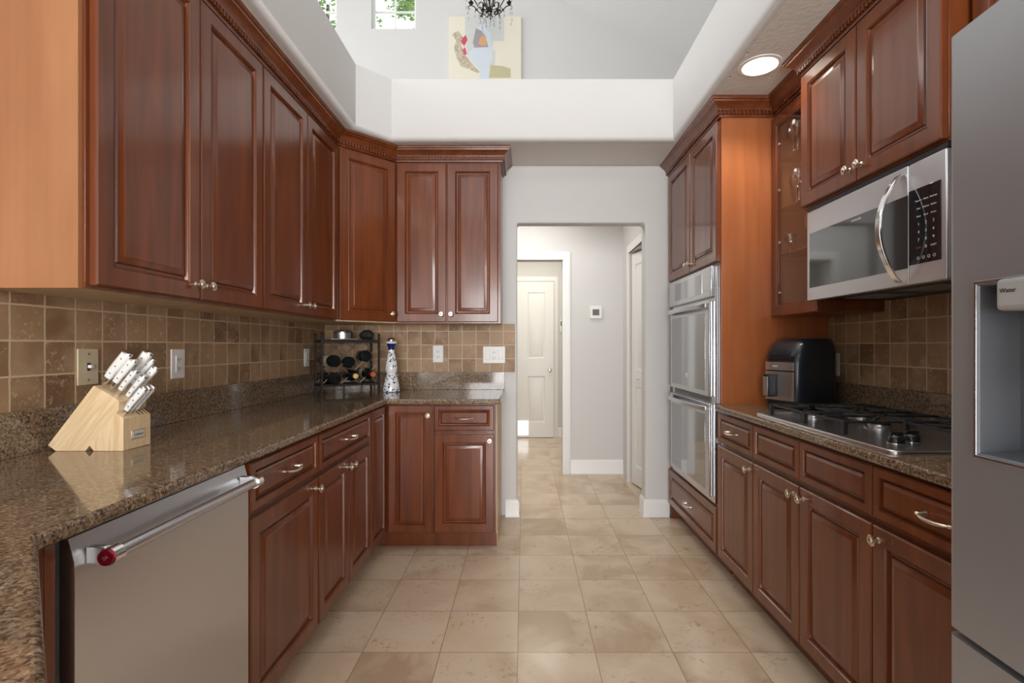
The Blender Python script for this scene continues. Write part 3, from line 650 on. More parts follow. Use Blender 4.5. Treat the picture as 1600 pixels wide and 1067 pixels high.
for (sh, lx, ly) in spots:
    o = g0 if k == 0 else g0.copy()
    if k: COL.objects.link(o)
    k += 1
    o.location = (GX+ly, SY-.001-lx, 1.38+shelf[sh]+.0005)
    if (sh, lx) == (0, .062): tag(o, 'small clear goblet alone at the left of the lowest glass shelf', 'glass'); o.scale = (.8, .8, .62)
    else: tag(o, nm[sh], 'glass', ['glasses on the lowest shelf', 'glasses on the middle shelf', 'glasses on the top shelf'][sh])

# cabinet over microwave + next one
t = wall_cab('cherry two-door cabinet directly above the microwave', (MXF, 2.243), -90, .761, WR-MXF-.002, 1.834, 2.4375,
    [(.003, .372, .343), (.378, .758, .409)])
wall_cab('cherry wall cabinet partly hidden behind the top of the refrigerator', (GX, 1.4795), -90, .50, WR-GX-.002, 1.834, 2.4375, [(.012, .248, None), (.254, .49, None)])

# microwave
MX = 1.250; my0 = 2.212
t = thing('microwave', 'stainless over-the-range microwave with a curved handle and black keypad', 'microwave', (MX, my0, 1.423), -90)
W_ = .731; H = .408
m_ = MB(); m_.box(.004, W_-.004, .035, WR-MX-.015, .004, H); m_.build('housing', 'black', t, bevel=.003)
m_ = MB(); m_.box(0, .583, 0, .034, 0, H-.018); md = m_.build('door', 'steel', t, bevel=.004, seg=3)
m_ = MB(); m_.box(.022, .5825, -.0015, .0, .055, .292); m_.build('door_glass', 'mwglass', md)
m_ = MB(); m_.box(.586, W_, 0, .034, 0, H-.018); mp = m_.build('control_panel', 'steel', t, bevel=.004, seg=3)
m_ = MB(); m_.box(.5865, .712, -.0015, .0, .062, .302); m_.build('keypad', 'glassblack', mp, bevel=.001)
m_ = MB(); m_.box(.0, W_, .004, .034, H-.016, H-.001)
m_.build('top_vent', 'black', t)
m_ = MB(); k = 19
rr = []
for i in range(k):
    a = i/(k-1); y = -.006-.070*math.sin(math.pi*a)**.8; z = .012+a*.355
    rr.append([Vector((.553+dx, y+dy, z)) for dx, dy in ((-.011, -.006), (.011, -.006), (.013, .004), (-.013, .004))])
m_.loops(rr); m_.build('handle', 'chrome', md, bevel=.003, seg=3)
zt = .262
for row in (('Popcorn', 'Potato', 'Beverage'), ('Auto', 'Defrost', 'Reheat'), ('Timer', 'Cook', 'Power'), ('1', '2', '3'), ('4', '5', '6'), ('7', '8', '9'), ('STOP', '0', 'START')):
    for i, s_ in enumerate(row):
        text(s_, .013 if len(s_) == 1 else .0075, mp, (.628+i*.029, -.0018, zt), FRONT, 'textred' if s_ == 'STOP' else 'text')
    zt -= .025
for i in range(4):
    m_ = MB(); m_.lathe([(.005, 0), (.005, .0004), (.0038, .0004), (.0038, 0)], Matrix.Translation((.626+i*.021, -.0016, .080)) @ Matrix.Rotation(R(90), 4, 'X'), 14, False, False); m_.build('icon', 'text', mp)
text('FRIGIDAIRE', .011, md, (.33, -.0019, .277), FRONT)
for xx in (.2, .5):
    m_ = MB(); m_.box(xx-.10, xx+.10, .10, .25, .001, .004); m_.build('grease_filter', 'greyplastic', t)

# cooktop
cy0, cy1, cx0, cx1 = 2.292, 1.432, 1.055, 1.575
t = thing('gas_cooktop', 'stainless gas cooktop with black iron grates on the right counter', 'cooktop', (cx0, cy0, .914), -90)
W_ = cy0-cy1; D3 = cx1-cx0
def rr_poly(x0, x1, y0, y1, r, k=5):
    P = []
    for cx, cy, a in ((x1-r, y0+r, -90), (x1-r, y1-r, 0), (x0+r, y1-r, 90), (x0+r, y0+r, 180)):
        for i in range(k): P.append((cx+r*math.cos(R(a+90*i/(k-1))), cy+r*math.sin(R(a+90*i/(k-1)))))
    return P
m_ = MB(); m_.loops([[Vector((x, y, z)) for x, y in rr_poly(i, W_-i, i, D3-i, .03-i*.5)] for i, z in ((0, 0), (0, .007), (.003, .010), (.012, .010), (.022, .006), (.03, .005))]); m_.build('steel_top', 'ovensteel', t, smooth=50)
bur = [(.158, .178), (.158, .383), (.42, .275), (.69, .378)]
for bx, by in bur:
    m_ = MB(); m_.lathe([(.055, 0), (.055, .004), (.040, .008), (.040, .016), (.034, .018)], Matrix.Translation((bx, by, .005)), 24); bb = m_.build('burner', 'ovensteel', t)
    m_ = MB(); m_.lathe([(.034, 0), (.036, .003), (.034, .008), (0, .009)], Matrix.Translation((bx, by, .0235)), 24); m_.build('burner_cap', 'castiron', bb)
zg = .050
for gi, (gx0, gx1, y0g, y1g) in enumerate(((.030, .285, .062, D3-.03), (.297, .548, .062, D3-.03), (.560, .820, .265, D3-.03))):
    m_ = MB(); mx_ = (gx0+gx1)/2
    def bar(ax, ay, bx, by, z=zg, h=.008, wd=.0045):
        a, b = Vector((ax, ay)), Vector((bx, by)); d = (b-a).normalized(); n_ = Vector((-d.y, d.x))*wd
        m_.prism([tuple(a-n_), tuple(b-n_), tuple(b+n_), tuple(a+n_)], z-h, z)
    bar(gx0, y0g, gx1, y0g); bar(gx0, y1g, gx1, y1g); bar(gx0, y0g, gx0, y1g); bar(gx1, y0g, gx1, y1g)
    cs = (y0g+(y1g-y0g)*.27, y0g+(y1g-y0g)*.75) if gi == 0 else ((y0g+y1g)/2,)
    if gi == 0: bar(gx0, (y0g+y1g)/2, gx1, (y0g+y1g)/2)
    for cyy in cs:
        for sg in (-1, 1):
            bar(mx_+sg*.025, cyy, gx0 if sg < 0 else gx1, cyy, zg+.003)
            e_ = (y0g if sg < 0 else y1g) if len(cs) == 1 else cyy+sg*.10
            bar(mx_, cyy+sg*.030, mx_, e_, zg+.003)
            bar(mx_+sg*.025, cyy+sg*.025, mx_+sg*.085, cyy+sg*.085, zg+.001); bar(mx_-sg*.025, cyy+sg*.025, mx_-sg*.085, cyy+sg*.085, zg+.001)
    for fx in (gx0+.002, gx1-.002):
        for fy in (y0g, y1g): m_.box(fx-.008, fx+.008, fy-.008, fy+.008, .006, zg)
    m_.build('grate', 'castiron', t, bevel=.0015, seg=2)
for kx, ky in ((.712, .120), (.688, .188)):
    m_ = MB(); m_.lathe([(.026, 0), (.026, .002), (.021, .004)], Matrix.Translation((kx, ky, .005)), 24); m_.build('knob_ring', 'chrome', t)
    m_ = MB(); m_.lathe([(.024, 0), (.024, .006), (.020, .018), (.015, .022), (0, .023)], Matrix.Translation((kx, ky, .009)), 24); m_.box(kx-.004, kx+.004, ky-.020, ky+.020, .026, .040); m_.build('control_knob', 'glassblack', t, bevel=.0015)

# air fryer
t = thing('air_fryer', 'black air fryer with a steel basket front on the right counter', 'air fryer', (1.385, 2.512, .9145), -70)
def rp(hw, y0, y1, z, r=.05, k=7): return [Vector((x, y, z)) for x, y in rr_poly(-hw, hw, y0, y1, r, k)]
m_ = MB(); m_.loops([rp(.096, -.125, .125, 0), rp(.104, -.134, .135, .012), rp(.110, -.140, .140, .05), rp(.110, -.138, .140, .22), rp(.110, -.130, .140, .27), rp(.107, -.105, .138, .315), rp(.100, -.075, .130, .340), rp(.085, -.05, .115, .348, .04)]); m_.build('body', mat('fryer_shell', (.014, .018, .026), .28, coat=.3), t, smooth=60)
def curved_front(z0, z1, hw, off, name, matn, parent, y_of=lambda z: -.140, r=.05, k=9):
    m_ = MB(); A = []
    n_ = 13; rows = 5
    grid = []
    for j in range(rows):
        z = z0+(z1-z0)*j/(rows-1); row = []
        for i in range(n_):
            x = -hw+2*hw*i/(n_-1); ax = abs(x)-.062
            y = y_of(z) + (0 if ax <= 0 else .05-math.sqrt(max(.05**2-ax**2, 0)))
            row.append((Vector((x, y-off, z)), Vector((x, y-.0004, z))))
        grid.append(row)
    vs = [[(m_.bm.verts.new(a), m_.bm.verts.new(b)) for a, b in row] for row in grid]
    for j in range(rows-1):
        for i in range(n_-1): m_.bm.faces.new((vs[j][i][0], vs[j][i+1][0], vs[j+1][i+1][0], vs[j+1][i][0]))
    for j in range(rows-1):
        for i in (0, n_-1): m_.bm.faces.new((vs[j][i][0], vs[j+1][i][0], vs[j+1][i][1], vs[j][i][1]))
    for i in range(n_-1):
        for j in (0, rows-1): m_.bm.faces.new((vs[j][i][0], vs[j][i+1][0], vs[j][i+1][1], vs[j][i][1]))
    return m_.build(name, matn, parent, smooth=50)
bk = curved_front(.045, .185, .085, .003, 'basket_front', 'steel', t)
curved_front(.192, .232, .085, .0025, 'brand_band', 'steel', t, lambda z: -.1395)
curved_front(.245, .312, .080, .002, 'touch_panel', 'glassblack', t, lambda z: -.140+max(0, (z-.22))*.20+max(0, (z-.27))*.6)
text('Ninja', .014, t, (-.02, -.1435, .212), FRONT)
m_ = MB(); m_.box(-.045, -.010, -.196, -.143, .062, .172); hd = m_.build('basket_handle', 'black', bk, bevel=.006, seg=3)
m_ = MB(); m_.box(-.042, -.013, -.1985, -.1965, .066, .160); m_.build('handle_plate', 'steel', hd, bevel=.001)

# refrigerator ---------------------------------------------------------------
FXX = .765; fy0, fy1 = .916, .004
t = thing('refrigerator', 'stainless french-door refrigerator with an in-door water dispenser at the right edge', 'refrigerator', (FXX, fy0, 0), -90)
W_ = fy0-fy1
m_ = MB(); m_.box(.005, W_-.005, .085, WR-FXX-.01, .02, 1.76); m_.build('cabinet_body', 'greyplastic', t)
m_ = MB(); m_.box(.03, W_-.03, .10, .7, 0, .02); m_.build('feet', 'black', t)
def curve_y(x, w, r=.014, bulge=.010):
    c = 4*x*(w-x)/w/w; y = .010-bulge*c
    e = min(x, w-x)
    if e < r: y += r-math.sqrt(max(r*r-(r-e)**2, 0))
    return y
def door_piece(m_, w, xs, z0, z1, x00=0, thick=.078):
    pts = [(x, curve_y(x, w)) for x in xs]; poly = [(x00+x, y) for x, y in pts]+[(x00+xs[-1], thick), (x00+xs[0], thick)]
    m_.prism(poly, z0, z1)
def xs_range(a, b, w):
    s_ = {a, b}
    for i in range(33):
        for x in (w*i/32, .014*(1-math.cos(i/32*math.pi/2)), w-.014*(1-math.cos(i/32*math.pi/2))):
            if a < x < b: s_.add(round(x, 5))
    return sorted(s_)
w1 = W_/2-.003
da, db, za, zb_ = .064, .354, 1.036, 1.333
m_ = MB()
door_piece(m_, w1, xs_range(0, w1, w1), .718, za); door_piece(m_, w1, xs_range(0, w1, w1), zb_, 1.783)
door_piece(m_, w1, xs_range(0, da, w1), za, zb_); door_piece(m_, w1, xs_range(db, w1, w1), za, zb_)
bmesh.ops.remove_doubles(m_.bm, verts=m_.bm.verts, dist=1e-5)
fd = m_.build('left_door', 'fridge', t, smooth=30)
m_ = MB(); ins = .0
rs = [[Vector((x, y, z)) for x, z in ((da+i, za+i), (db-i, za+i), (db-i, zb_-i), (da+i, zb_-i))] for i, y in ((.0005, .0785), (.0005, .002), (.005, .001), (.008, .004), (.014, .066))]
m_.loops(rs, cap0=True, cap1=True); ds = m_.build('dispenser_well', 'fridgecavity', fd, smooth=25)
m_ = MB(); rs = [[Vector((x, y, z)) for x, z in ((da+i, za+i), (db-i, za+i), (db-i, zb_-i), (da+i, zb_-i))] for i, y in ((-.001, .004), (-.001, .0), (.004, .0), (.004, .004))]
m_.loops(rs, closed=True); m_.build('dispenser_rim', 'ovensteel', ds, bevel=.001)
m_ = MB(); m_.box(da+.052, db-.03, -.014, .060, zb_-.053, zb_-.002); cpn = m_.build('dispenser_controls', mat('satin_grey_panel', (.40, .40, .39), .45, .2), ds, bevel=.008, seg=3)
text('Water', .010, cpn, (da+.075, -.0145, zb_-.022), FRONT, 'textdark'); text('Cubed', .010, cpn, (da+.125, -.0145, zb_-.022), FRONT, 'textdark')
m_ = MB(); m_.box(da+.118, da+.132, -.0147, -.014, zb_-.012, zb_-.010); m_.build('indicator', 'blue_led', cpn)
m_ = MB(); m_.box(da+.12, da+.16, .02, .04, za+.12, zb_-.055); m_.build('nozzle_paddle', 'greyplastic', ds, bevel=.004)
m_ = MB(); door_piece(m_, w1, xs_range(0, w1, w1), .718, 1.783, w1+.006); m_.build('right_door', 'fridge', t, smooth=30)
m_ = MB(); door_piece(m_, W_, xs_range(0, W_, W_), .05, .703); m_.build('freezer_drawer', 'fridge', t, smooth=30)
for nm_, xx in (('left_handle', w1-.035), ('right_handle', w1+.041)):
    m_ = MB(); m_.tube([(xx, -.055, .82), (xx, -.055, 1.68)], .011, 14); m_.tube([(xx, .01, .86), (xx, -.055, .86)], .008, 10); m_.tube([(xx, .01, 1.64), (xx, -.055, 1.64)], .008, 10); m_.build('door_handle', 'ovensteel', t)

# ------------------------------------------------------------------ things on the left counter
YK0, YK1 = 1.478, 1.586
kx = lambda px, Y=YK0: (px-819)*Y/782
kz = lambda py, Y=YK0: CAMZ-(py-541)*Y/782
t = thing('knife_block', 'pale wooden slanted knife block with a brand plate on the left counter', 'knife block', (kx(150), (YK0+YK1)/2, .9145))
def kp(lst): return [(kx(a)-kx(150), kz(b)-.9145) for a, b in lst]
TX = Matrix.Rotation(R(90), 4, 'X')
hw = (YK1-YK0)/2
zf = .914
def kpf(l): return [(x, max(z, .0)) for x, z in kp(l)]
m_ = MB(); m_.prism(kpf([(74.5, 695.5), (87, 706), (133, 706), (185.3, 641), (185.8, 627), (177, 620), (146, 602.5)]), -hw, hw, TX); m_.build('slanted_block', 'block_slant', t, bevel=.001)
m_ = MB(); m_.prism(kpf([(139.6, 696), (146, 706), (192.6, 706), (192.6, 654), (180.5, 645)]), -hw, hw, TX); fb = m_.build('front_block', 'block', t, bevel=.001)
xf = kx(192.6)-kx(150)
m_ = MB(); m_.box(xf, xf+.0015, -.024, .030, .028, .056); pl = m_.build('brand_plate', 'nickel', fb, bevel=.0005)
m_ = MB(); m_.box(xf+.0015, xf+.002, -.020, .026, .032, .052); m_.build('plate_field', 'paper', pl)
text('Cuisinart', .010, pl, (xf+.0022, .003, .0415), (R(90), 0, R(90)), 'textdark')
m_ = MB()
for i in range(3):
    yy = .012+i*.015; x1_, z1_ = kp([(182, 646)])[0]; x2_, z2_ = kp([(191, 653)])[0]
    m_.loops([[Vector((x1_+dx, yy+dy, z1_+.0012)) for dx, dy in ((0, 0), (0, .003))]+[Vector((x2_, yy+.003, z2_+.0012)), Vector((x2_, yy, z2_+.0012))], [Vector((x1_, yy, z1_)), Vector((x1_, yy+.003, z1_)), Vector((x2_, yy+.003, z2_)), Vector((x2_, yy, z2_))]])
m_.build('slots', 'textdark', fb)
kd = Vector((.617, 0, .787)).normalized()
def knife(label, tip, Y, L, wd, th=.016, kind='knife', group=None, taper=.85):
    tp = Vector((kx(tip[0], Y), Y, kz(tip[1], Y))); b = tp-kd*L
    t = thing(kind, label, 'knife' if kind != 'sharpening_steel' else 'sharpening steel', tuple(b), 0, group)
    Rm = Matrix.Rotation(math.atan2(kd.x, kd.z), 4, 'Y')     # local z -> kd
    def ov(m_, secs):
        rs = []
        for h, a, bb, dx in secs:
            rs.append([Rm @ Vector((dx+a*(abs(math.cos(q))**.7)*(1 if math.cos(q) >= 0 else -1), bb*(abs(math.sin(q))**.7)*(1 if math.sin(q) >= 0 else -1), h)) for q in [2*math.pi*(i+.5)/16 for i in range(16)]])
        m_.loops(rs)
    a = wd/2; bb = th/2
    m_ = MB(); ov(m_, [(.012, a*.72, bb*.8, 0), (.02, a*.8, bb*.95, 0), (L*.35, a*.85, bb, -.001), (L*.6, a*.95, bb, 0), (L*.85, a, bb, .001), (L-.006, a*.98, bb*.95, .001)]); h = m_.build('handle', 'white', t, smooth=60)
    m_ = MB(); ov(m_, [(L-.006, a*1.0, bb*.97, .001), (L-.001, a*.96, bb*.9, .001), (L+.001, a*.7, bb*.6, .001)]); m_.build('end_cap', 'chrome', t, smooth=60)
    m_ = MB(); ov(m_, [(-.012, a*.5, bb*.3, 0), (.0, a*.6, bb*.5, 0), (.012, a*.74, bb*.82, 0)]); m_.build('bolster', 'chrome', t, smooth=60)
    m_ = MB(); ov(m_, [(.014, .0009, bb*1.0+.0004, -a*.45), (L*.5, .0009, bb+.0005, -a*.5), (L-.007, .0009, bb+.0003, -a*.55)]); m_.build('tang', 'chrome', h)
    for f in (.28, .52, .78):
        m_ = MB(); m_.lathe([(.0022, -bb-.0006), (.0022, bb+.0006)], Rm @ Matrix.Translation((a*.15, 0, L*f)) @ Matrix.Rotation(R(90), 4, 'X'), 10); m_.build('rivet', 'greyplastic', h)
    return t
knife('largest white-handled knife, leftmost in the block', (200, 550), 1.500, .108, .030, .020)
knife('second white-handled knife from the left in the front row of the block', (209, 560.5), 1.500, .100, .025)
knife('short white-handled knife, third in the front row of the block', (212.5, 578), 1.500, .086, .019)
knife('tall white-handled knife rising behind, rounded white end', (233, 549), 1.551, .115, .030, .022)
knife('white-handled knife behind, with a steel cap, second in the back row', (238, 560), 1.566, .110, .024)
knife('rightmost white-handled knife of the back row', (243.5, 573), 1.556, .100, .022)
knife('slim white sharpening steel with an oval silver end', (226, 586), 1.527, .092, .018, .018, 'sharpening_steel')
sg = 'row of identical steak knives at the front of the block'
for i, (tx, ty) in enumerate(((225, 605), (232, 604), (239, 603))):
    knife('white steak knife at the near end of the front row, three rivets showing' if i == 0 else 'white steak knife tucked behind the nearest steak knife', (tx, ty), 1.494+i*.020, .098, .022, .013, 'steak_knife', None if i == 0 else sg)

# wine rack: local frame, front along x
RX, RY = -1.29, 3.19
t = thing('wine_rack', 'black metal countertop wine rack with diamond lattice in the back corner', 'wine rack', (RX, RY, .9145), 36)
RWD, RDP, RH = .372, .16, .375
m_ = MB()
for x in (0, RWD):
    for y in (0, RDP): m_.box(x-.006, x+.006, y-.006, y+.006, 0, RH+.008)
for z in (.055, RH-.035):
    for y in (0, RDP): m_.box(.006, RWD-.006, y-.005, y+.005, z-.006, z+.006)
    for x in (0, RWD): m_.box(x-.005, x+.005, .006, RDP-.006, z-.006, z+.006)
for x, y in ((0, 0), (RWD, 0), (0, RDP), (RWD, RDP)): m_.sphere((x, y, RH+.014), .009)
m_.build('frame', 'iron', t)
m_ = MB(); m_.box(.005, RWD-.005, .0, RDP, RH-.028, RH-.022); m_.build('top_shelf', 'iron', t)
m_ = MB(); m_.box(.007, RWD-.007, .006, RDP-.006, .062, .064); m_.build('bottom_shelf', 'iron', t)
lat = M['nickel']; la, lb, lc, ld = .008, RWD-.008, .066, RH-.042
m_ = MB(); st = .119
def clipseg(c, sgn):
    P_ = []
    for x in (la, lb):
        z = c+sgn*x
        if lc <= z <= ld: P_.append((x, z))
    for z in (lc, ld):
        x = (z-c)/sgn
        if la < x < lb: P_.append((x, z))
    return P_[:2] if len(P_) >= 2 else None
for y in (.004, RDP-.004):
    for k in range(-4, 6):
        for sgn in (1, -1):
            c = .062+.119*k if sgn > 0 else .132+.119*k+.05
            s_ = clipseg(c, sgn)
            if s_ and abs(s_[0][0]-s_[1][0]) > .02: m_.tube([(s_[0][0], y, s_[0][1]), (s_[1][0], y, s_[1][1])], .0032, 6)
m_.build('lattice', mat('lattice_wire', (.42, .33, .25), .35, .8), t)
BP = [(.0, 0), (.034, 0), (.0375, .006), (.0375, .19), (.034, .205), (.018, .235), (.0145, .245), (.0145, .30), (.0155, .30), (.0155, .306), (0, .306)]
def wine(label, lx, lz, y0, yaw, flip, foil, paper):
    """bottle lying in the rack; flip: neck to the back"""
    base = t.matrix_basis if False else Matrix.Translation((RX, RY, .9145)) @ Matrix.Rotation(R(36), 4, 'Z')
    Mx = base @ Matrix.Translation((lx, y0, lz)) @ Matrix.Rotation(R(yaw), 4, 'Z') @ Matrix.Rotation(R(-90 if flip else 90), 4, 'X')
    r = thing('wine_bottle', label, 'wine bottle'); r.matrix_basis = Mx
    m_ = MB(); m_.lathe(BP, seg=24); m_.build('glass_body', 'bottle', r, smooth=40)
    m_ = MB(); m_.lathe([(.0149, .262), (.0161, .298), (.0161, .3068), (0, .3072)], seg=20, cap0=False); m_.build('foil_capsule', foil, r)
    if paper: m_ = MB(); m_.lathe([(.0378, .06), (.0379, .15)], seg=24, cap0=False, cap1=False); m_.build('paper_label', paper, r)
wine('dark wine bottle with a gold-capped neck pointing out of the lattice', .215, .118, .20, -6, False, 'gold', None)
wine('dark wine bottle with an orange cap poking out at the right of the rack', .318, .125, .20, -4, False, 'orangefoil', 'paper')
wine('dark wine bottle with a red cap at the upper left of the rack',   .068, .215, -.060, 6, True, 'redfoil', 'paper')
wine('dark wine bottle at the lower left of the rack, below the red-capped one', .075, .104, -.050, 5, True, 'greyplastic', None)
wine('dark wine bottle at the upper right of the rack, base towards the room', .262, .245, -.065, -8, True, 'greyplastic', None)
wine('dark wine bottle with a pale label in the middle of the rack', .165, .205, -.03, -5, True, 'greyplastic', 'paper')
# on the rack: pan with clear lid, black fabric bundle, knife sharpener style tray
t2 = Matrix.Translation((RX, RY, .9145)) @ Matrix.Rotation(R(36), 4, 'Z')
p = t2 @ Vector((.155, .08, RH-.0215))
t = thing('saucepan', 'small steel pan with a clear domed lid on top of the wine rack', 'pan', tuple(p))
m_ = MB(); m_.lathe([(.055, 0), (.060, .004), (.060, .045), (.063, .047), (.0585, .047), (.0585, .006), (0, .005)], seg=28, cap1=False); m_.build('pan', 'steel', t)
m_ = MB(); m_.lathe([(.064, .0475), (.064, .051), (.050, .062), (.022, .068), (0, .069)], seg=28); m_.build('lid', 'stem', t)
p = t2 @ Vector((.315, .075, RH-.0215))
m_ = MB(); m_.sphere((0, 0, .036), .042, 16, 10, (1.1, .9, .8)); m_.sphere((.018, -.012, .032), .030, 14, 8, (1, 1, .85)); m_.sphere((-.028, .01, .030), .028, 14, 8)
o = tag(m_.build('fabric_bundle', 'rubber', smooth=60), 'black soft bundle on the right end of the wine rack top', 'bundle'); o.location = p
p = t2 @ Vector((.14, .004, RH-.0215))
m_ = MB(); m_.box(-.085, .085, -.018, .010, 0, .006); o = tag(m_.build('metal_ruler', 'steel', bevel=.001), 'flat steel strip lying along the front of the wine rack top', 'metal strip'); o.location = p; o.rotation_euler = (0, 0, R(36))

# blue and white ceramic bottle
mb_ = mat('painted_ceramic', (.80, .80, .80), .15, coat=.5); n = N(mb_)
v = n.coord(); vo = n.n('ShaderNodeTexVoronoi', feature='F1'); n.l(v, vo.inputs['Vector']); vo.inputs['Scale'].default_value = 62
nz = n.n('ShaderNodeTexNoise'); n.l(v, nz.inputs['Vector']); nz.inputs['Scale'].default_value = 90; nz.inputs['Detail'].default_value = 2
f = n.ramp(n.mix(.5, vo.outputs['Distance'], nz.outputs[0]), [(.0, (1, 1, 1)), (.43, (1, 1, 1)), (.45, (0, 0, 0))])
sz = n.n('ShaderNodeSeparateXYZ'); n.l(v, sz.inputs[0])
band = n.ramp(sz.outputs[2], [(0, (1, 1, 1)), (.022, (0, 0, 0)), (.030, (1, 1, 1)), (.108, (1, 1, 1)), (.115, (0, 0, 0)), (.160, (0, 0, 0)), (.165, (1, 1, 1)), (.270, (1, 1, 1)), (.272, (0, 0, 0))], 'CONSTANT')
neck = n.ramp(sz.outputs[2], [(0, (0, 0, 0)), (.282, (1, 1, 1)), (.328, (0, 0, 0))], 'CONSTANT')
fac = n.mix(1, f, band, 'MULTIPLY')
c = n.mix(fac, (.80, .80, .79), (.02, .035, .16)); c = n.mix(neck, c, (.012, .02, .14))
n.l(c, n.b.inputs['Base Color'])
by = 3.40
t = thing('ceramic_bottle', 'tall white ceramic bottle painted with blue flowers beside the wine rack', 'bottle', (sx(611.5, by), by, .9145))
m_ = MB(); m_.lathe([(.052, 0), (.0565, .003), (.0565, .012), (.052, .045), (.045, .080), (.037, .105), (.031, .120), (.031, .126), (.037, .137), (.0405, .155), (.039, .180), (.034, .215), (.027, .245), (.021, .272), (.0205, .292), (.024, .310), (.034, .328), (.038, .338), (.038, .341), (.010, .342)], seg=36); m_.build('body', mb_, t, smooth=60)
m_ = MB(); m_.lathe([(.012, .342), (.029, .343), (.031, .348), (.028, .358), (.018, .366), (.006, .370), (0, .3705)], seg=28); m_.build('stopper', 'chrome', t, smooth=60)
m_ = MB(); m_.lathe([(.016, 0), (.016, .002), (0, .003)], Matrix.Translation((.004, -.0375, .183)) @ Matrix.Rotation(R(97), 4, 'X') @ Matrix.Diagonal((1, 1.35, 1, 1)), 20); md_ = m_.build('medallion', 'white', t)
m_ = MB(); m_.lathe([(.005, .003), (.005, .0045), (0, .005)], Matrix.Translation((.004, -.0375, .181)) @ Matrix.Rotation(R(97), 4, 'X'), 12); m_.build('medallion_boss', 'nickel', md_)

# ------------------------------------------------------------------ upper room: painting and chandelier
py0 = FAR-.045
PX = lambda px: (px-819)*py0/782
PZ = lambda py: CAMZ-(py-541)*py0/782
t = thing('abstract_painting', 'large cream abstract collage painting on the high far wall', 'painting', (PX(757.5), FAR-.04, PZ(145)))
ox, oz = PX(757.5), PZ(145)
m_ = MB(); m_.box(PX(701.5)-ox, PX(814.5)-ox, 0, .038, PZ(160)-oz, PZ(25)-oz); m_.build('canvas', 'canvas', t, bevel=.003)
def patch(name, pts, col, d=.001, rough=.8):
    m_ = MB(); P_ = [(PX(690+a/8.207)-ox, PZ(b/8.207)-oz) for a, b in pts]; m_.prism(P_, 0, d, Matrix.Rotation(R(90), 4, 'X')); return m_.build(name, mat(name, col, rough), t)
patch('grey_wash', [(300, 210), (800, 210), (800, 525), (660, 520), (650, 640), (690, 640), (680, 830), (420, 830), (330, 700), (300, 450)], (.60, .62, .60), .0006)
patch('pale_figure', [(450, 350), (520, 300), (620, 420), (650, 600), (650, 760), (610, 850), (600, 1250), (480, 1250), (490, 900), (380, 780), (340, 680), (420, 600)], (.62, .68, .74), .0012)
patch('violet_patch', [(440, 360), (520, 400), (560, 460), (600, 600), (420, 610), (400, 540)], (.36, .32, .35), .0018)
patch('orange_patch', [(525, 440), (560, 480), (585, 570), (530, 590), (470, 560), (490, 490)], (.68, .38, .20), .0024)
patch('sand_patch', [(130, 440), (210, 395), (270, 470), (250, 560), (290, 690), (400, 830), (490, 920), (460, 935), (350, 880), (250, 850), (190, 730), (160, 610), (190, 520)], (.58, .50, .38), .0016); sp_ = N(bpy.data.materials['sand_patch']); nn_ = sp_.n('ShaderNodeTexNoise'); sp_.l(sp_.coord(), nn_.inputs['Vector']); nn_.inputs['Scale'].default_value = 45; nn_.inputs['Distortion'].default_value = 2; sp_.l(sp_.ramp(nn_.outputs[0], [(.4, (.30, .24, .17)), (.55, (.66, .58, .45))]), sp_.b.inputs['Base Color'])
patch('red_patch', [(265, 490), (310, 445), (330, 510), (290, 590), (250, 540)], (.62, .08, .12), .0022)
patch('small_red_patch', [(265, 640), (300, 600), (325, 690), (290, 705)], (.62, .10, .18), .0022)
patch('olive_patch', [(625, 830), (780, 845), (885, 880), (885, 995), (605, 995)], (.52, .48, .30), .0014)

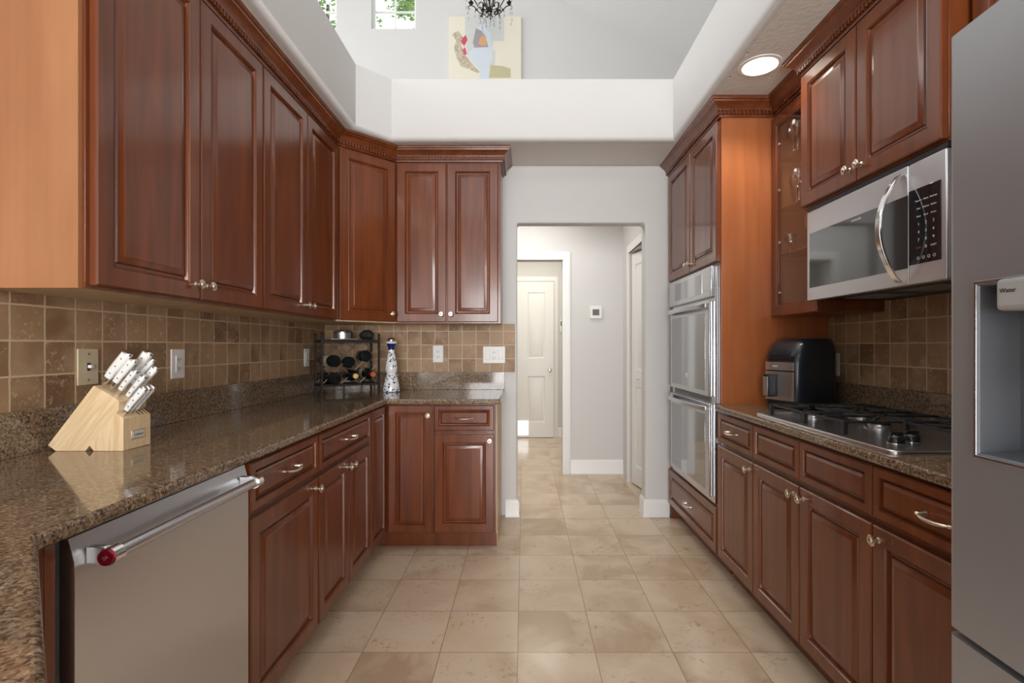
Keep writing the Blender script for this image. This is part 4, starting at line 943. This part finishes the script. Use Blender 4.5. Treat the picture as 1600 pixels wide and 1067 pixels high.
cy = 5.6; cx = sx(765, cy); cz = CAMZ+(541-25)*cy/782
t = thing('chandelier', 'dark wrought iron chandelier with hanging crystals high in the upper room', 'chandelier', (cx, cy, cz))
m_ = MB(); m_.lathe([(0, -.012), (.006, 0), (.018, .02), (.03, .06), (.018, .09), (.010, .12), (.012, .4), (.020, .42), (.008, .45), (.005, .9), (.004, zc(cx)-cz)], seg=12); m_.build('stem', 'iron', t)
drop = [(0, 0), (.006, -.012), (.009, -.026), (.005, -.040), (0, -.046)]
def crystal(p, s=1.0):
    m_ = MB(); m_.lathe([(a*s, b*s) for a, b in drop], seg=6); m_.sphere((0, 0, .010*s), .006*s, 6, 4); o = m_.build('crystal', 'crystal', t, smooth=0); o.location = p
for k in range(8):
    a = 2*math.pi*(k+.5)/8; ca, sa = math.cos(a), math.sin(a); m_ = MB()
    P_ = [(.02, .05), (.07, .03), (.13, .07), (.19, .15), (.24, .19), (.27, .17), (.265, .14), (.245, .145)]
    m_.tube([(r*ca, r*sa, z) for r, z in P_], [.008, .007, .006, .006, .006, .005, .004, .003], 7)
    if True:
        Q_ = [(.02, .07), (.06, .075), (.10, .10), (.13, .095), (.155, .06), (.165, .045)]
        m_.tube([(r*math.cos(a+.39), r*math.sin(a+.39), z) for r, z in Q_], .0045, 6)
        Q2 = [(.02, .09), (.06, .16), (.05, .26), (.09, .34), (.12, .33)]
        m_.tube([(r*math.cos(a+.39), r*math.sin(a+.39), z) for r, z in Q2], .0045, 6)
        for rr_, zz_ in ((.08, .075), (.15, .07)): m_.sphere((rr_*math.cos(a+.39), rr_*math.sin(a+.39), zz_), .010, 7, 5, (1.3, 1.3, .8))
    m_.sphere((.235*ca, .235*sa, .19), .016, 8, 5); m_.lathe([(.028, .205), (.030, .212), (.010, .206), (.010, .29), (0, .29)], Matrix.Translation((.235*ca, .235*sa, 0)), 10)
    m_.build('arm', 'iron', t)
    crystal((.27*ca, .27*sa, .13), 1.1); crystal((.27*ca, .27*sa, .06), 1.3); crystal((.255*ca, .255*sa, -.005), 1.0)
    crystal((.165*math.cos(a+.39), .165*math.sin(a+.39), .035), 1.1); crystal((.12*ca, .12*sa, .0), 1.4); crystal((.06*math.cos(a+.39), .06*math.sin(a+.39), -.02), 1.4)

# trees seen through the high windows
def tree(label, x, y, h, rad, nleaf, seed):
    rnd = random.Random(seed)
    t = thing('leafy_tree', label, 'tree', (x, y, 0))
    m_ = MB(); m_.tube([(0, 0, 0), (.08, .05, h*.4), (-.05, .1, h*.7), (.05, 0, h*.95)], [.14, .11, .07, .03], 8)
    for k in range(7):
        a = rnd.uniform(0, 6.28); z = h*rnd.uniform(.55, .9); r = rad*rnd.uniform(.5, .9); m_.tube([(0, 0, z), (r*.5*math.cos(a), r*.5*math.sin(a), z+.25), (r*math.cos(a), r*math.sin(a), z+.6)], [.04, .025, .01], 6)
    m_.build('trunk', 'bark', t)
    m_ = MB(); cl = [(rad*rnd.uniform(-.8, .8), rad*rnd.uniform(-.6, .6), h*.62+h*.45*rnd.random()) for _ in range(26)]
    for i in range(nleaf):
        c = rnd.choice(cl); p = Vector(c)+Vector((rnd.gauss(0, 1), rnd.gauss(0, 1), rnd.gauss(0, 1)))*rad*.16
        q = Matrix.Rotation(rnd.uniform(0, 6.28), 3, 'Z') @ Matrix.Rotation(rnd.uniform(-1.2, 1.2), 3, 'X'); s_ = rnd.uniform(.035, .06)
        vs = [m_.bm.verts.new(p+q @ Vector(v)*s_) for v in ((-1, 0, 0), (0, -.45, .1), (1, 0, 0), (0, .45, .1))]; m_.bm.faces.new(vs)
    m_.build('foliage', 'leaf', t, smooth=0)
tree('leafy green tree outside the high window nearer the painting', -2.0, 8.6, 7.0, .45, 2600, 3)
tree('yellow-green tree outside the leftmost high window', -3.5, 8.8, 7.6, .85, 4200, 5)
m_ = MB(); m_.box(-8, 5, 6.95, 14, -.2, -.05); struct(m_.build('ground', mat('garden_ground', (.12, .2, .06), .9)))
